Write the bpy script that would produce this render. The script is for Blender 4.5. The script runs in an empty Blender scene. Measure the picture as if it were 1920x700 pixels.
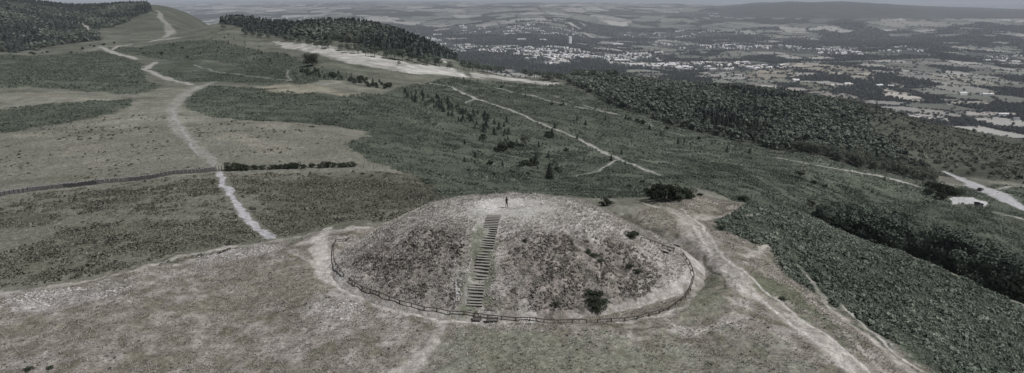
import bpy, math, random
import numpy as np
from mathutils import Vector
random.seed(7); RNG = np.random.default_rng(11)

# ------------------------------------------------------------------ camera, world, sun, exposure
CAMZ = 42.0; F = 1300.0; PITCH = math.atan(355/1300.0); CP, SP = math.cos(PITCH), math.sin(PITCH)
scn = bpy.context.scene
cam = bpy.data.objects.new("camera", bpy.data.cameras.new("camera")); scn.collection.objects.link(cam)
cam.location = (0, 0, CAMZ); cam.rotation_euler = (math.pi/2-PITCH, 0, 0)
cam.data.sensor_width = 36; cam.data.lens = F/1920*36; cam.data.clip_start = 1; cam.data.clip_end = 250000
scn.camera = cam
SUN_EL, SUN_AZ = math.radians(54), math.radians(108)     # azimuth from +Y towards +X (high on the right)
w = bpy.data.worlds.new("World"); scn.world = w; w.use_nodes = True
nt = w.node_tree; bg = nt.nodes["Background"]; sky = nt.nodes.new("ShaderNodeTexSky")
sky.sky_type = 'NISHITA'; sky.sun_disc = False; sky.sun_elevation = SUN_EL; sky.sun_rotation = SUN_AZ
sky.air_density = 1.0; sky.dust_density = 2.5; sky.ozone_density = 1.0
hs = nt.nodes.new("ShaderNodeHueSaturation"); hs.inputs['Saturation'].default_value = 0.52
nt.links.new(sky.outputs[0], hs.inputs['Color']); nt.links.new(hs.outputs[0], bg.inputs[0]); bg.inputs[1].default_value = 0.051
sl = bpy.data.lights.new("sun", 'SUN'); sl.energy = 4.1; sl.angle = math.radians(1.5); sl.color = (1, 0.985, 0.97)
so = bpy.data.objects.new("sun", sl); scn.collection.objects.link(so)
sd = Vector((math.sin(SUN_AZ)*math.cos(SUN_EL), math.cos(SUN_AZ)*math.cos(SUN_EL), math.sin(SUN_EL)))
so.rotation_euler = sd.to_track_quat('Z', 'Y').to_euler(); so.location = (0, 100, 200)
vs = scn.view_settings; vs.view_transform = 'Standard'; vs.look = 'None'; vs.exposure = -0.18; vs.gamma = 1; vs.use_curve_mapping = False
scn.render.engine = 'CYCLES'; scn.cycles.volume_bounces = 0; scn.cycles.max_bounces = 4; scn.cycles.diffuse_bounces = 2
HAZE_DENSITY = 4.3e-5

# ------------------------------------------------------------------ noise
def hsh(ix, iy, seed):
    h = (ix.astype(np.int64)*374761393 + iy.astype(np.int64)*668265263 + seed*1442695041) & 0xffffffff
    h = ((h ^ (h >> 13))*1274126177) & 0xffffffff
    h = (h ^ (h >> 16)) & 0xffffffff
    return h/4294967295.0
def vnoise(x, y, seed=0):
    ix = np.floor(x); iy = np.floor(y); fx = x-ix; fy = y-iy
    fx = fx*fx*(3-2*fx); fy = fy*fy*(3-2*fy)
    a = hsh(ix, iy, seed); b = hsh(ix+1, iy, seed); c = hsh(ix, iy+1, seed); d = hsh(ix+1, iy+1, seed)
    return (a*(1-fx)+b*fx)*(1-fy)+(c*(1-fx)+d*fx)*fy
def fbm(x, y, scale, seed=0, octv=4):
    r = 0; a = 0.5; t = 0; x = x/scale; y = y/scale
    for k in range(octv):
        r = r+a*vnoise(x+17.3*k, y-9.1*k, seed+k); t += a; a *= 0.5; x, y = x*1.9+y*0.62, y*1.9-x*0.62
    return r/t
def sst(a, b, x):
    t = np.clip((x-a)/(b-a), 0, 1); return t*t*(3-2*t)
def tan_v(v): return math.tan(PITCH+math.atan((v-350)/F))
def s_of(u, t): return (u-960)/F*(CP+t*SP)

# ------------------------------------------------------------------ terrain: surveyed points (bearing column, row, forward distance in m)
CT = []
def cp(u, v, Y, h=None):
    t = tan_v(v); hh = t*Y if h is None else h
    CT.append((s_of(u, t), math.log(Y), math.log(max(hh, 6))))
for u in (-700, 0, 500, 960, 1400): cp(u, 700, 15, 44); cp(u, 700, 40, 43)
cp(1920, 700, 40, 46); cp(2600, 700, 40, 50); cp(2600, 700, 15, 50)
for u, v, Y in ((-300,560,95),(0,700,73),(0,620,84),(0,545,99),(250,505,106),(250,640,80),(500,455,119),(500,600,87),(620,432,126),(700,520,101),(760,650,79),(960,700,72),(1300,650,79.5),
                (700,425,129),(1150,388,143),(1300,372,149),(1380,392,144),(1230,385,144),(1400,500,105),(1550,640,82),(1600,700,75.5)):
    cp(u, v, Y)
for Y in (92, 108, 126): cp(960, 0, Y, 42)
for s_ in (-0.22, 0.22):
    for Y in (92, 108, 126): CT.append((s_, math.log(Y), math.log(42)))
# moor beyond the rampart on the left, and the ridge
for a in ((-300,520,118,47),(0,525,112,45.6),(250,485,122,45.5),(500,440,130,45.3),(650,412,138,44.8)): cp(*a)
for a in ((0,450,136),(250,400,155),(0,365,182),(405,320,202),(600,400,150),(-400,380,180),(-400,200,430),(700,320,206),(820,330,214),(960,352,212),(0,250,292),(0,180,430),(0,130,640),
          (200,300,226),(330,200,366),(600,250,292),(700,200,392),(500,160,500),(400,155,520),(280,125,690),(200,88,1000),(310,75,1110),(300,20,1900),(290,11,2250),
          (800,180,470),(700,140,580),(585,122,600),(450,100,800),(510,79,930),(400,50,1300),(200,55,1400),(100,25,1850),(0,98,920),(0,88,1100),(0,2,2250),(-400,90,1000),(-400,0,2300),(-800,60,1400),(240,48,1500),
          (860,142,655),(450,48,1330),(600,60,1250),(720,70,1200),(800,94,1050),(860,118,900),(1000,150,760)): cp(*a)
# hillside to the right
for a in ((1200,320,280),(1030,335,262),(1000,230,400),(900,190,500),(1200,250,430),(1060,165,640),(1250,235,485),(1450,280,435),(1750,345,392),(1100,142,850),(1400,172,900),(1640,207,900),(1920,263,800),
          (1340,402,140),(1500,405,166),(1700,480,150),(1800,525,137),(1920,582,124),(1920,700,93),(1750,650,90),(1750,560,112),(1500,500,115),
          (1820,378,340),(1750,400,302),(1920,390,338),(1600,360,320),(1400,340,270),(1500,300,380),(1920,300,560),(2100,640,118),(2400,560,150),(2400,300,500)): cp(*a)
for a in ((1700,470,228,88),(1900,560,192,90),(1560,420,240,80),(1400,380,215,66),(1200,370,200,58),(2200,600,200,100),(1100,380,185,53)): cp(*a)
# the valley beyond and the far hills
for u in (500,800,1100,1400,1700,2100):
    for Y, h in ((1500, 330), (2100, 392), (3500, 402), (6000, 402), (9000, 398)):
        if u == 500 and Y < 3000: h -= 60
        if u >= 1700 and Y == 1500: h = 345
        t = h/Y; CT.append((s_of(u, t), math.log(Y), math.log(h)))
for u in (-800,-300,100,290):
    for Y, h in ((3200, 140), (6000, 330), (9000, 390), (60000, 330)): CT.append((s_of(u, h/Y), math.log(Y), math.log(h)))
for a in ((1080,19,11500),(1010,17,12000),(1200,20,12500),(900,16,14000),(1080,40,9300),(700,18,13000),(960,6,32000),(600,4,33000),(1250,9,22000),
          (1300,16,15500),(1400,9,14500),(1510,3.5,13800),(1640,7,13500),(1750,14.5,13200),(1850,18.5,13200),(1930,19,13000),(2200,20,13000),(1510,44,9600),(1700,48,9300),(1920,52,8800)): cp(*a)
for u in (1510,1700,1920,2200): CT.append((s_of(u, .01), math.log(20000), math.log(425))); CT.append((s_of(u, .007), math.log(60000), math.log(440)))
cp(960, 2, 60000)
CT = np.array(CT)
KS, KL = 3.0, 1.0
P = np.stack([CT[:,0]*KS, CT[:,1]*KL], 1); N = len(P)
def tps(r2): return 0.5*r2*np.log(r2+1e-12)
A = np.zeros((N+3, N+3)); D2 = ((P[:,None]-P[None])**2).sum(-1)
A[:N,:N] = tps(D2)+np.eye(N)*2e-4; A[:N,N] = 1; A[:N,N+1:] = P; A[N,:N] = 1; A[N+1:,:N] = P.T
sol = np.linalg.solve(A, np.concatenate([CT[:,2], np.zeros(3)]))
GS = np.linspace(-1.5, 1.5, 361); GL = np.linspace(math.log(12), math.log(75000), 1000)
QG = np.zeros((len(GL), len(GS)))
for i in range(0, len(GL), 50):
    gl, gs = np.meshgrid(GL[i:i+50], GS, indexing='ij'); px, py = gs*KS, gl*KL
    q = sol[N]+sol[N+1]*px+sol[N+2]*py
    for k in range(N): q += sol[k]*tps((px-P[k,0])**2+(py-P[k,1])**2)
    QG[i:i+50] = q
QG = np.clip(QG, math.log(4), math.log(460))
def base_h(s, L):
    a = np.clip((s-GS[0])/(GS[1]-GS[0]), 0, len(GS)-1.001); b = np.clip((L-GL[0])/(GL[1]-GL[0]), 0, len(GL)-1.001)
    ia = a.astype(int); ib = b.astype(int); fa = a-ia; fb = b-ib
    q = (QG[ib,ia]*(1-fa)+QG[ib,ia+1]*fa)*(1-fb)+(QG[ib+1,ia]*(1-fa)+QG[ib+1,ia+1]*fa)*fb
    return np.exp(q)
MX, MY, KY = 0.2, 108.5, 1.32
def ground_z(x, y):
    x = np.asarray(x, float); y = np.maximum(np.asarray(y, float), 12.0)
    L = np.log(y); z = CAMZ-base_h(x/y, L)
    dx, dy = x-MX, (y-MY)*KY; r = np.hypot(dx, dy)
    flat = 1-sst(31, 44, r); z = z*(1-flat)
    ang = np.degrees(np.arctan2(dy, dx))
    deep = sst(-45, -5, ang)*(1-sst(95, 130, ang))
    ring = sst(27, 30, r)*(1-sst(31.8, 35, r+fbm(x, y, 6, 5, 2)*1.4))
    z = z-ring*(0.35+1.25*deep)
    bank = np.exp(-((r-37.5)/2.2)**2)*sst(-60, -30, ang)*(1-sst(60, 100, ang)); z = z+bank*0.6
    # relief at every scale
    z = z+(fbm(x, y, 9, 1, 4)-0.5)*1.3*(1-sst(400, 1200, y))*sst(30, 40, r)
    z = z+(fbm(x, y, 1.5, 3, 3)-0.5)*0.34*(1-sst(250, 600, y))
    z = z+(fbm(x, y, 45, 9, 4)-0.5)*6.0*sst(170, 500, y)*(1-sst(1500, 3000, y))
    z = z+(fbm(x, y, 700, 12, 4)-0.5)*62*sst(1600, 3200, y)
    z = z+(fbm(x, y, 2600, 22, 4)-0.5)*120*sst(5500, 11000, y)
    z = np.minimum(z, CAMZ-y*0.0012)
    return np.where(r < 26, -4.0, z)
PR = np.array([0, 6, 10, 13, 16, 19.5, 23, 26, 28.3, 29.8, 31.5, 35]); PZ = np.array([8.9, 8.8, 8.65, 8.3, 7.6, 5.9, 3.9, 2.0, .55, 0, -1.3, -4.5])
def mound_z(x, y):
    x = np.asarray(x, float); y = np.asarray(y, float)
    dx, dy = x-MX, (y-MY)*KY; r = np.hypot(dx, dy)
    w_ = (fbm(x, y, 11, 41, 3)-0.5)*2.2*sst(3, 12, r)*(1-sst(26, 30, r))
    rr = r+w_+0.9*sst(8, 20, r)*(dx > 0)*dx/np.maximum(r, 1)*(1-sst(25, 30, r))
    z = sum(np.interp(rr+k, PR, PZ) for k in (-1.2, -.6, 0, .6, 1.2))/5
    # trough worn along the stair line
    line = np.abs(dx-(-0.3)-(dy/KY+13)*0.16+2.7); z = z-0.25*np.exp(-(line/1.6)**2)*sst(8, 12, r)*(dy < 0)
    z = z+(fbm(x, y, 1.3, 43, 3)-0.5)*0.5*sst(7, 14, r)+(fbm(x, y, 2.3, 44, 2)-0.5)*0.7*sst(10, 14, r)*(1-sst(26, 29, r))+(fbm(x, y, 3.2, 47, 2)-0.5)*0.35
    return np.where(r < 34, z, -9999.0)
def top_z(x, y): return np.maximum(ground_z(x, y), mound_z(x, y))
YS = np.exp(np.linspace(math.log(45), math.log(70000), 5000))
def hit(u, v, Y=None):
    """the place on the ground at that bearing; with Y given, the place at that forward distance"""
    t = tan_v(v); s = s_of(u, t)
    if Y is None:
        g = CAMZ-top_z(s*YS, YS); k = np.nonzero(t*YS >= g)[0]
        if len(k) == 0: Y = 60000.0
        else:
            k = k[0]
            if k == 0: Y = YS[0]
            else:
                a = YS[k-1]*t-g[k-1]; b = YS[k]*t-g[k]; Y = YS[k-1]+(YS[k]-YS[k-1])*(-a/(b-a+1e-9))
    x = s*Y
    return float(x), float(Y), float(top_z(np.array([x]), np.array([Y]))[0])
def depth_of(x, y, z): return y*CP+(CAMZ-z)*SP
def hits(pts): return [hit(*p) for p in pts]

# ------------------------------------------------------------------ traced regions and paths
def poly(*pts):
    w_ = hits(pts); return np.array([(x/y, math.log(y)) for x, y, z in w_])
def inside(pg, s, L):
    r = np.zeros(s.shape, bool); n = len(pg); j = n-1
    for i in range(n):
        a, b = pg[i], pg[j]; c = ((a[1] > L) != (b[1] > L))
        if b[1] != a[1]: r ^= c & (s < (b[0]-a[0])*(L-a[1])/(b[1]-a[1])+a[0])
        j = i
    return r
R = {}
R['bracken_mid'] = poly((345,188),(385,162),(470,165),(560,176),(640,182),(720,178),(760,160),(860,146),(1000,156),(1062,162),(1150,200),(1250,233),(1350,258),(1450,281),(1600,314),(1700,333),(1765,347),(1920,350),(2050,350),(2050,560,215),(1920,560,190),(1700,470,200),(1500,400,200),(1300,352),(1210,352,170),(1130,384,165),(1060,384,180),(960,362,160),(820,372),(790,335),(690,302),(650,272),(700,250),(620,235),(500,228),(400,221),(350,206))
R['bracken_left'] = poly((-200,252),(0,250),(100,235),(190,218),(245,200),(248,186),(130,192),(60,200),(0,206),(-200,206))
R['bracken_left_far'] = poly((-300,195),(0,168),(60,162),(130,168),(250,178),(300,166),(272,145),(262,118),(190,96),(60,106),(-300,118))
R['bracken_knoll'] = poly((280,120),(330,112),(400,120),(480,125),(560,140),(560,155),(470,160),(405,152),(350,158),(300,140))
R['bracken_far'] = poly((200,90),(300,82),(400,75),(520,98),(580,125),(700,150),(560,160),(420,118),(300,112),(230,102))
R['bracken_near'] = poly((1338,412),(1380,400),(1500,403),(1620,444),(1700,480),(1810,528),(1920,580),(2150,690,118),(2200,690,70),(1850,760,66),(1765,700),(1700,655),(1620,612),(1540,560),(1480,520),(1450,478),(1400,450),(1350,432))
R['heath_far_right'] = poly((1560,215,920),(1600,262),(1680,305),(1740,325),(1920,345),(2100,345),(2100,290,760),(1920,266,790),(1780,236,830),(1640,210,880))
R['field_strip'] = poly((508,76),(560,84),(640,95),(720,110),(800,124),(862,134),(880,146),(800,141),(700,126),(640,115),(580,101),(530,90))
R['field_small1'] = poly((728,78),(748,84),(762,102),(748,100),(735,90))
R['field_small2'] = poly((780,98),(810,103),(850,115),(830,116),(800,108))
R['field_low'] = poly((740,118),(800,122),(860,130),(840,134),(780,128))
R['field_low2'] = poly((880,139),(960,145),(1055,155),(1040,160),(960,152),(890,146))
R['meadow_mid'] = poly((480,162),(560,160),(640,170),(700,182),(640,180),(560,175),(490,170))
R['heather_front'] = poly((520,335),(620,330),(760,325),(860,345),(850,372),(760,395),(640,405),(560,420),(500,400),(520,360))
R['heather_left'] = poly((-100,395),(60,392),(120,405),(100,425),(0,432),(-100,435))
R['heather_band'] = poly((-100,500),(60,470),(200,430),(330,405),(420,430),(470,440),(420,452),(300,470),(160,500),(0,520),(-100,530))
R['forest_right'] = poly((1062,158),(1150,200),(1250,233),(1350,258),(1450,281),(1600,314),(1700,333),(1765,347),(1735,318),(1690,290),(1630,250),(1600,215,930),(1500,188,960),(1400,165,980),(1200,145,930),(1080,140,780))
R['forest_strip'] = poly((385,30),(415,46),(470,60),(520,68),(600,77),(700,93),(745,103),(800,113),(850,122,880),(868,118,960),(800,94,1130),(720,70,1300),(600,60,1380),(480,50,1500),(400,42,1500))
R['forest_left'] = poly((-500,110),(-200,110),(0,99),(80,91),(150,80),(190,76),(172,62),(190,55),(230,46),(285,22),(275,8,2200),(100,0,2400),(-500,0,2400))
R['forest_left_clearing'] = poly((130,48),(160,40),(180,55),(165,60),(150,50))
R['rough_foot'] = poly((-300,600),(-100,552),(0,545),(120,533),(250,508),(330,480),(430,464),(500,455),(610,434),(700,427),(840,430,150),(1000,420,160),(1110,388),(1240,378),(1345,374),(1430,400),(1350,405),(1340,430),(1450,478),(1480,520),(1620,612),(1765,700),(1850,760,62),(1850,760,14),(-300,760,14))
R['green_front'] = poly((845,615),(1000,618),(1150,640),(1290,640),(1400,600),(1440,640),(1560,700),(1500,800,60),(900,800,60),(760,700),(820,650))
R['green_left'] = poly((430,490),(620,500),(640,540),(560,560),(460,560))
R['lush_right'] = poly((1380,500),(1440,520),(1490,545),(1520,575),(1470,560),(1400,530))
R['dark_ditch'] = poly((1395,505),(1430,510),(1500,548),(1530,580),(1600,640),(1650,690),(1620,690),(1550,620),(1480,570),(1410,530))
R['green_loop'] = poly((1310,510),(1350,520),(1385,560),(1360,590),(1290,605),(1240,605),(1290,585),(1308,560))
R['scarp_back'] = poly((1105,396),(1150,401),(1210,424),(1247,438),(1228,450),(1190,440),(1140,420))
R['platform_back'] = poly((1110,388),(1230,380),(1290,400),(1290,430),(1200,425))
R['carpark'] = poly((1781,371),(1826,370),(1832,375),(1852,379),(1851,388),(1825,385),(1800,382),(1788,384))
R['scree1'] = poly((0,548),(120,540),(240,525),(250,545),(230,565),(140,575),(60,585),(0,580))
R['scree2'] = poly((570,555),(620,540),(670,548),(690,580),(650,600),(590,590))
R['scree3'] = poly((400,470),(500,456),(540,465),(470,485),(380,490),(320,500))
R['mound_top'] = poly((790,392),(850,372),(935,362,121),(1010,368,121),(1070,384),(1120,408),(1080,418),(1000,414),(935,424),(890,414),(840,408),(760,420))
R['mound_left'] = poly((705,462),(752,440),(812,428),(858,438),(880,450),(865,500),(858,545),(850,562),(800,565),(740,545),(690,520),(660,490))
R['mound_right'] = poly((960,460),(1000,440),(1080,445),(1160,455),(1210,480),(1240,520),(1200,570),(1080,585),(1000,580),(950,560),(945,500))
R['mound_worn'] = poly((885,378),(940,372),(990,378),(985,390),(930,392),(890,388))
R['stair_green'] = poly((895,410),(915,405),(935,405),(938,430),(925,480),(915,525),(908,580),(860,585),(866,560),(880,500),(888,450))
R['mound_foot_green'] = poly((800,570),(870,560),(930,580),(1000,592),(1100,600),(930,600),(860,592),(800,580))
R['mound_edge'] = poly((930,440),(955,440),(945,500),(935,560),(915,580),(925,520))
R['mud_front'] = poly((890,600),(960,603),(1000,606),(985,616),(930,618),(880,614),(840,610))
R['moor_near'] = poly((-100,548,99),(120,530,103),(250,500,107),(500,450,121),(620,430,130),(700,424,135),(850,375,155),(800,335),(700,322),(430,325),(200,345),(0,372),(-100,382))
PATHS = []
def path(col, a, *pts):
    q = []
    for i in range(len(pts)-1):
        u0, v0, w0 = pts[i]; u1, v1, w1 = pts[i+1]; n = max(2, int(math.hypot(u1-u0, v1-v0)/18))
        for k in range(n): f_ = k/n; q.append((u0+(u1-u0)*f_, v0+(v1-v0)*f_, w0+(w1-w0)*f_))
    q.append(pts[-1]); o = []
    for u, v, w_ in q:
        x, y, z = hit(u, v); o.append((x, y, w_*depth_of(x, y, z)/F))
    PATHS.append((np.array(o), col, a))
C_GRAVEL = (.38,.375,.39); C_PATH = (.33,.32,.305); C_WORN = (.43,.405,.38)
path(C_GRAVEL, 1, (511,446,22),(488,432,20),(462,408,17),(440,380,15),(424,352,13),(413,322,13))
path(C_PATH, .5, (410,316,18),(385,288,24),(355,262,20),(332,240,24),(322,205,22),(345,178,24),(375,163,16),(402,154,10))
path(C_GRAVEL, .5, (372,290,6),(350,255,6),(330,225,6),(322,205,6))
path(C_PATH, .8, (360,160,14),(310,147,14),(272,130,12),(290,117,12))
path(C_PATH, .9, (260,111,12),(215,100,12),(196,92,8),(186,88,6))
path(C_PATH, .6, (200,97,6),(225,86,6),(262,82,3),(300,74,8),(322,64,18),(314,48,14),(303,33,9),(296,20,6))
path(C_PATH, .5, (296,75,20),(332,72,20))
path(C_PATH, .9, (640,154,3),(600,160,4)); path(C_PATH, .6, (365,122,4),(400,134,5),(545,152,4),(540,132,3))
path(C_PATH, .9, (800,154,5),(850,165,7),(893,186,9),(950,204,6),(1010,230,7),(1080,258,9),(1150,294,10),(1240,330,8))
path(C_PATH, .7, (875,194,4),(893,186,5)); path(C_PATH, .8, (1158,300,6),(1120,322,5),(1080,331,4))
path(C_WORN, .45, (960,162,8),(1030,178,7),(1110,202,9),(1190,224,8),(1260,248,6),(1330,266,5),(1450,288,4))
path(C_WORN, .5, (930,166,6),(1000,182,8),(1060,196,10),(1110,206,12),(1150,214,8))
path(C_WORN, .6, (1460,296,6),(1520,308,7)); path(C_PATH, .95, (1530,311,6),(1600,322,7),(1670,335,7),(1728,352,6))
path(C_WORN, .3, (1230,306,5),(1280,300,5)); path(C_WORN, .35, (1560,385,8),(1610,392,6)); path(C_WORN, .4, (890,306,14),(915,314,14))
path(C_GRAVEL, 1, (1768,322,8),(1800,336,18),(1832,350,34),(1862,360,46),(1885,374,40),(1920,392,34),(1960,410,34))
path(C_PATH, .9, (1865,356,6),(1890,352,5),(1930,349,5)); path(C_WORN, .5, (1870,400,8),(1920,412,10))
path(C_PATH, .9, (150,42,4),(163,52,5),(172,62,5)); path(C_PATH, .8, (135,50,8),(165,50,6))
# the trampled ways round the mound, and dark strips along ditch, scarp and hollow
path((.09,.085,.07), .85, (-40,549,4),(60,538,4),(120,529,5),(180,520,3),(250,504,4),(330,477,5),(360,472,3),(430,461,3),(500,449,3))
path(C_WORN, .55, (-40,556,12),(60,544,12),(120,535,14),(250,509,14),(330,482,14),(430,465,14),(520,452,14),(610,434,16),(700,426,10))
path(C_WORN, .85, (610,430,20),(598,450,24),(600,480,34),(616,515,44),(650,545,26),(700,566,16),(760,586,12),(830,600,14),(900,606,10))
path(C_WORN, .7, (560,458,20),(600,448,24)); path(C_WORN, .5, (540,470,10),(590,500,14),(620,530,16))
path(C_WORN, .55, (835,604,20),(820,635,34),(790,670,40),(750,710,40))
path((.46,.44,.42), .82, (1262,398,3),(1300,425,5),(1335,478,7),(1368,518,7),(1396,545,7),(1450,582,8),(1515,630,9),(1585,690,10))
path((.46,.44,.42), .82, (1275,392,3),(1318,425,5),(1358,478,6),(1400,515,6),(1440,550,6),(1500,595,8),(1570,645,8),(1630,700,10))
path((.46,.44,.42), .82, (1560,560,3),(1620,610,6),(1680,660,7),(1730,700,8))
path(C_WORN, .62, (1205,382,8),(1250,392,14),(1285,410,30),(1305,440,50),(1340,480,56),(1375,520,50),(1400,545,44),(1460,580,50),(1530,630,56),(1600,690,60),(1640,730,60))
path(C_WORN, .6, (1430,402,4),(1380,404,8),(1310,408,24)); path(C_WORN, .5, (1440,465,10),(1400,480,14),(1350,470,14))
path(C_WORN, .42, (1398,548,36),(1395,575,28),(1370,600,14),(1300,625,14),(1200,632,12),(1100,636,10))
path(C_WORN, .7, (1310,490,14),(1314,520,12),(1306,550,12),(1285,575,10),(1230,598,8),(1160,606,6))
path(C_WORN, .5, (1500,500,8),(1560,580,12),(1640,640,18),(1710,700,26)); path(C_WORN, .4, (1440,505,6),(1520,560,8),(1600,640,12),(1660,700,14))
path(C_WORN, .7, (1100,392,8),(1180,420,10),(1260,445,10),(1290,470,16))
for o in (0, 14): path((.24,.23,.20), .7, (1262+o,396,2.5),(1285+o,412,2.5),(1300+o,432,3),(1308+o,450,3))
for o in (0, 22): path((.22,.21,.185), .7, (1372+o,522,3.5),(1384+o,545,4),(1386+o,575,4),(1372+o,600,3))
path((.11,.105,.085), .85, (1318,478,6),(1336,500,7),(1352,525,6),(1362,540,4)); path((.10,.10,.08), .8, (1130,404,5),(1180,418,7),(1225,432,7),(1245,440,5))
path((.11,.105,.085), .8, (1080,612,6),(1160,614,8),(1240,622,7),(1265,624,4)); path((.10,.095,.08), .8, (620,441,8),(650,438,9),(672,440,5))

# ------------------------------------------------------------------ painting the ground's own colours
def lerp(c, col, a): return c+(np.array(col)[None]-c)*a[:,None]
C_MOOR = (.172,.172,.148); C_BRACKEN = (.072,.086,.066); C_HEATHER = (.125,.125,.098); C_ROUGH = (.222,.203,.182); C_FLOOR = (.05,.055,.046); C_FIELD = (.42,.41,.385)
def voronoi(x, y, size, seed):
    x = x/size; y = y/size; ix = np.floor(x); iy = np.floor(y)
    f1 = np.full(x.shape, 9.); f2 = np.full(x.shape, 9.); idd = np.zeros(x.shape)
    for dx in (-1, 0, 1):
        for dy in (-1, 0, 1):
            cx, cy = ix+dx, iy+dy; px = cx+.15+.7*hsh(cx, cy, seed); py = cy+.15+.7*hsh(cx, cy, seed+1)
            d = np.maximum(np.abs(px-x+.25*(py-y)), np.abs(py-y-.2*(px-x))); k = hsh(cx, cy, seed+2)
            new = d < f1; f2 = np.where(new, f1, np.minimum(f2, d)); idd = np.where(new, k, idd); f1 = np.where(new, d, f1)
    return f1, f2, idd
def px_uv(x, y, z):
    d = depth_of(x, y, z); return 960+F*x/d, 350-F*(y*SP-(CAMZ-z)*CP)/d
def valley_cover(x, y):
    """0 wood .. 1 open field, and the field's own random number"""
    size = np.where(y < 4200, 200.0, np.where(y < 9000, 230.0, 420.0))
    wx = x+(fbm(x, y, 300, 71, 2)-.5)*110; wy = y+(fbm(x, y, 300, 75, 2)-.5)*110
    f1, f2, k = voronoi(wx, wy, size, 81)
    woodiness = fbm(x, y, 1500, 91, 3)+.15*(fbm(x, y, 350, 95, 2)-.5)-.20*sst(.24, .36, x/y)*(y < 4600)-.05*(y > 9000)
    open_ = (k > np.clip((woodiness-.36)*3.6, .12, .95)); hedge = (f2-f1) < .06
    return open_, hedge, k, woodiness
TOWN = ((((930,94),(1000,88),(1080,92),(1100,106),(1030,108),(960,104)), 190), (((850,84),(960,88),(960,100),(860,98)), 70), (((980,108),(1080,108),(1090,118),(1030,122),(985,116)), 60),
                (((1060,98),(1200,98),(1260,112),(1150,116),(1080,108)), 110), (((1100,112),(1180,118),(1300,132),(1290,138),(1180,128)), 60), (((1238,116),(1300,122),(1290,128),(1240,124)), 40),
                (((1290,120),(1420,118),(1500,122),(1440,130),(1330,138)), 70), (((940,50),(1080,58),(1080,68),(960,66)), 110), (((840,50),(960,52),(950,68),(850,64)), 80), (((1150,60),(1300,58),(1400,66),(1290,74),(1160,70)), 70),
                (((1220,78),(1360,84),(1500,92),(1530,100),(1400,98),(1250,92)), 130), (((1440,84),(1560,88),(1620,94),(1600,104),(1480,100)), 110), (((760,62),(840,72),(860,90),(800,82)), 50),
                (((1800,98),(1900,100),(1915,118),(1840,116)), 30), (((1640,88),(1740,92),(1740,104),(1650,102)), 24), (((480,30),(600,32),(640,44),(500,44)), 60), (((1290,24),(1400,28),(1390,42),(1300,38)), 50))
class Surf:
    def __init__(s, x, y):
        s.x, s.y = x, y; s.s = x/y; s.L = np.log(y)
        amp = 0.9+0.004*y; sc = np.where(y < 400, 4.0, 25.0)
        wx = (fbm(x/sc, y/sc, 1, 51, 4)-.5)*amp*5; wy = (fbm(x/sc, y/sc, 1, 55, 4)-.5)*amp*7
        s.ws = (x+wx)/y; s.wL = np.log(np.maximum(y+wy, 1)); s.wx = x+wx*.35; s.wy = y+wy*.35
        s.n1 = fbm(x, y, 2.2, 61, 4); s.n2 = fbm(x, y, 14, 63, 4); s.n3 = fbm(x, y, .8, 67, 3)
        s.c = np.zeros((len(x), 3))+np.array(C_MOOR)
    def reg(s, name, col, a=1.0, brk=0.0, soft=1.0):
        pg = R[name]; pad = .02
        k = np.nonzero((s.ws > pg[:,0].min()-pad) & (s.ws < pg[:,0].max()+pad) & (s.wL > pg[:,1].min()-pad) & (s.wL < pg[:,1].max()+pad))[0]
        if len(k) == 0: return
        yy = s.y[k]; m = sum(inside(pg, s.ws[k]+o[0]*(.9+.0025*yy)*soft/yy, s.wL[k]+o[1]*(.9+.006*yy)*soft/yy).astype(float) for o in ((-1.6,0),(-.8,0),(.8,0),(1.6,0),(0,-1.6),(0,-.8),(0,.8),(0,1.6)))/8
        m = sst(.25, .75, m+(s.n3[k]-.5)*.9*(m > 0)*(m < 1))
        al = m*a*(1-brk+brk*sst(.35, .65, s.n1[k]*.6+s.n2[k]*.4)); s.c[k] = lerp(s.c[k], col, al)
    def way(s, pts, col, a):
        m = pts[:,2].max()+2; X, Y = s.wx, s.wy
        k = np.nonzero((X > pts[:,0].min()-m) & (X < pts[:,0].max()+m) & (Y > pts[:,1].min()-m) & (Y < pts[:,1].max()+m))[0]
        if len(k) == 0: return
        x, y = X[k], Y[k]; best = np.full(len(k), 99.)
        for i in range(len(pts)-1):
            x0, y0, w0 = pts[i]; x1, y1, w1 = pts[i+1]; dx, dy = x1-x0, y1-y0; l2 = dx*dx+dy*dy+1e-9
            if l2 > (60+.2*y0)**2: continue
            t = np.clip(((x-x0)*dx+(y-y0)*dy)/l2, 0, 1); d = np.hypot(x-x0-t*dx, y-y0-t*dy)/np.maximum((w0+(w1-w0)*t)/2, .12)
            best = np.minimum(best, d)
        al = a*(1-sst(.65, 1.25, best+(s.n1[k]-.5)*.65))
        if a < .8: al = al*(.45+.55*sst(.3, .6, s.n1[k]))
        s.c[k] = lerp(s.c[k], col, al)
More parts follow.
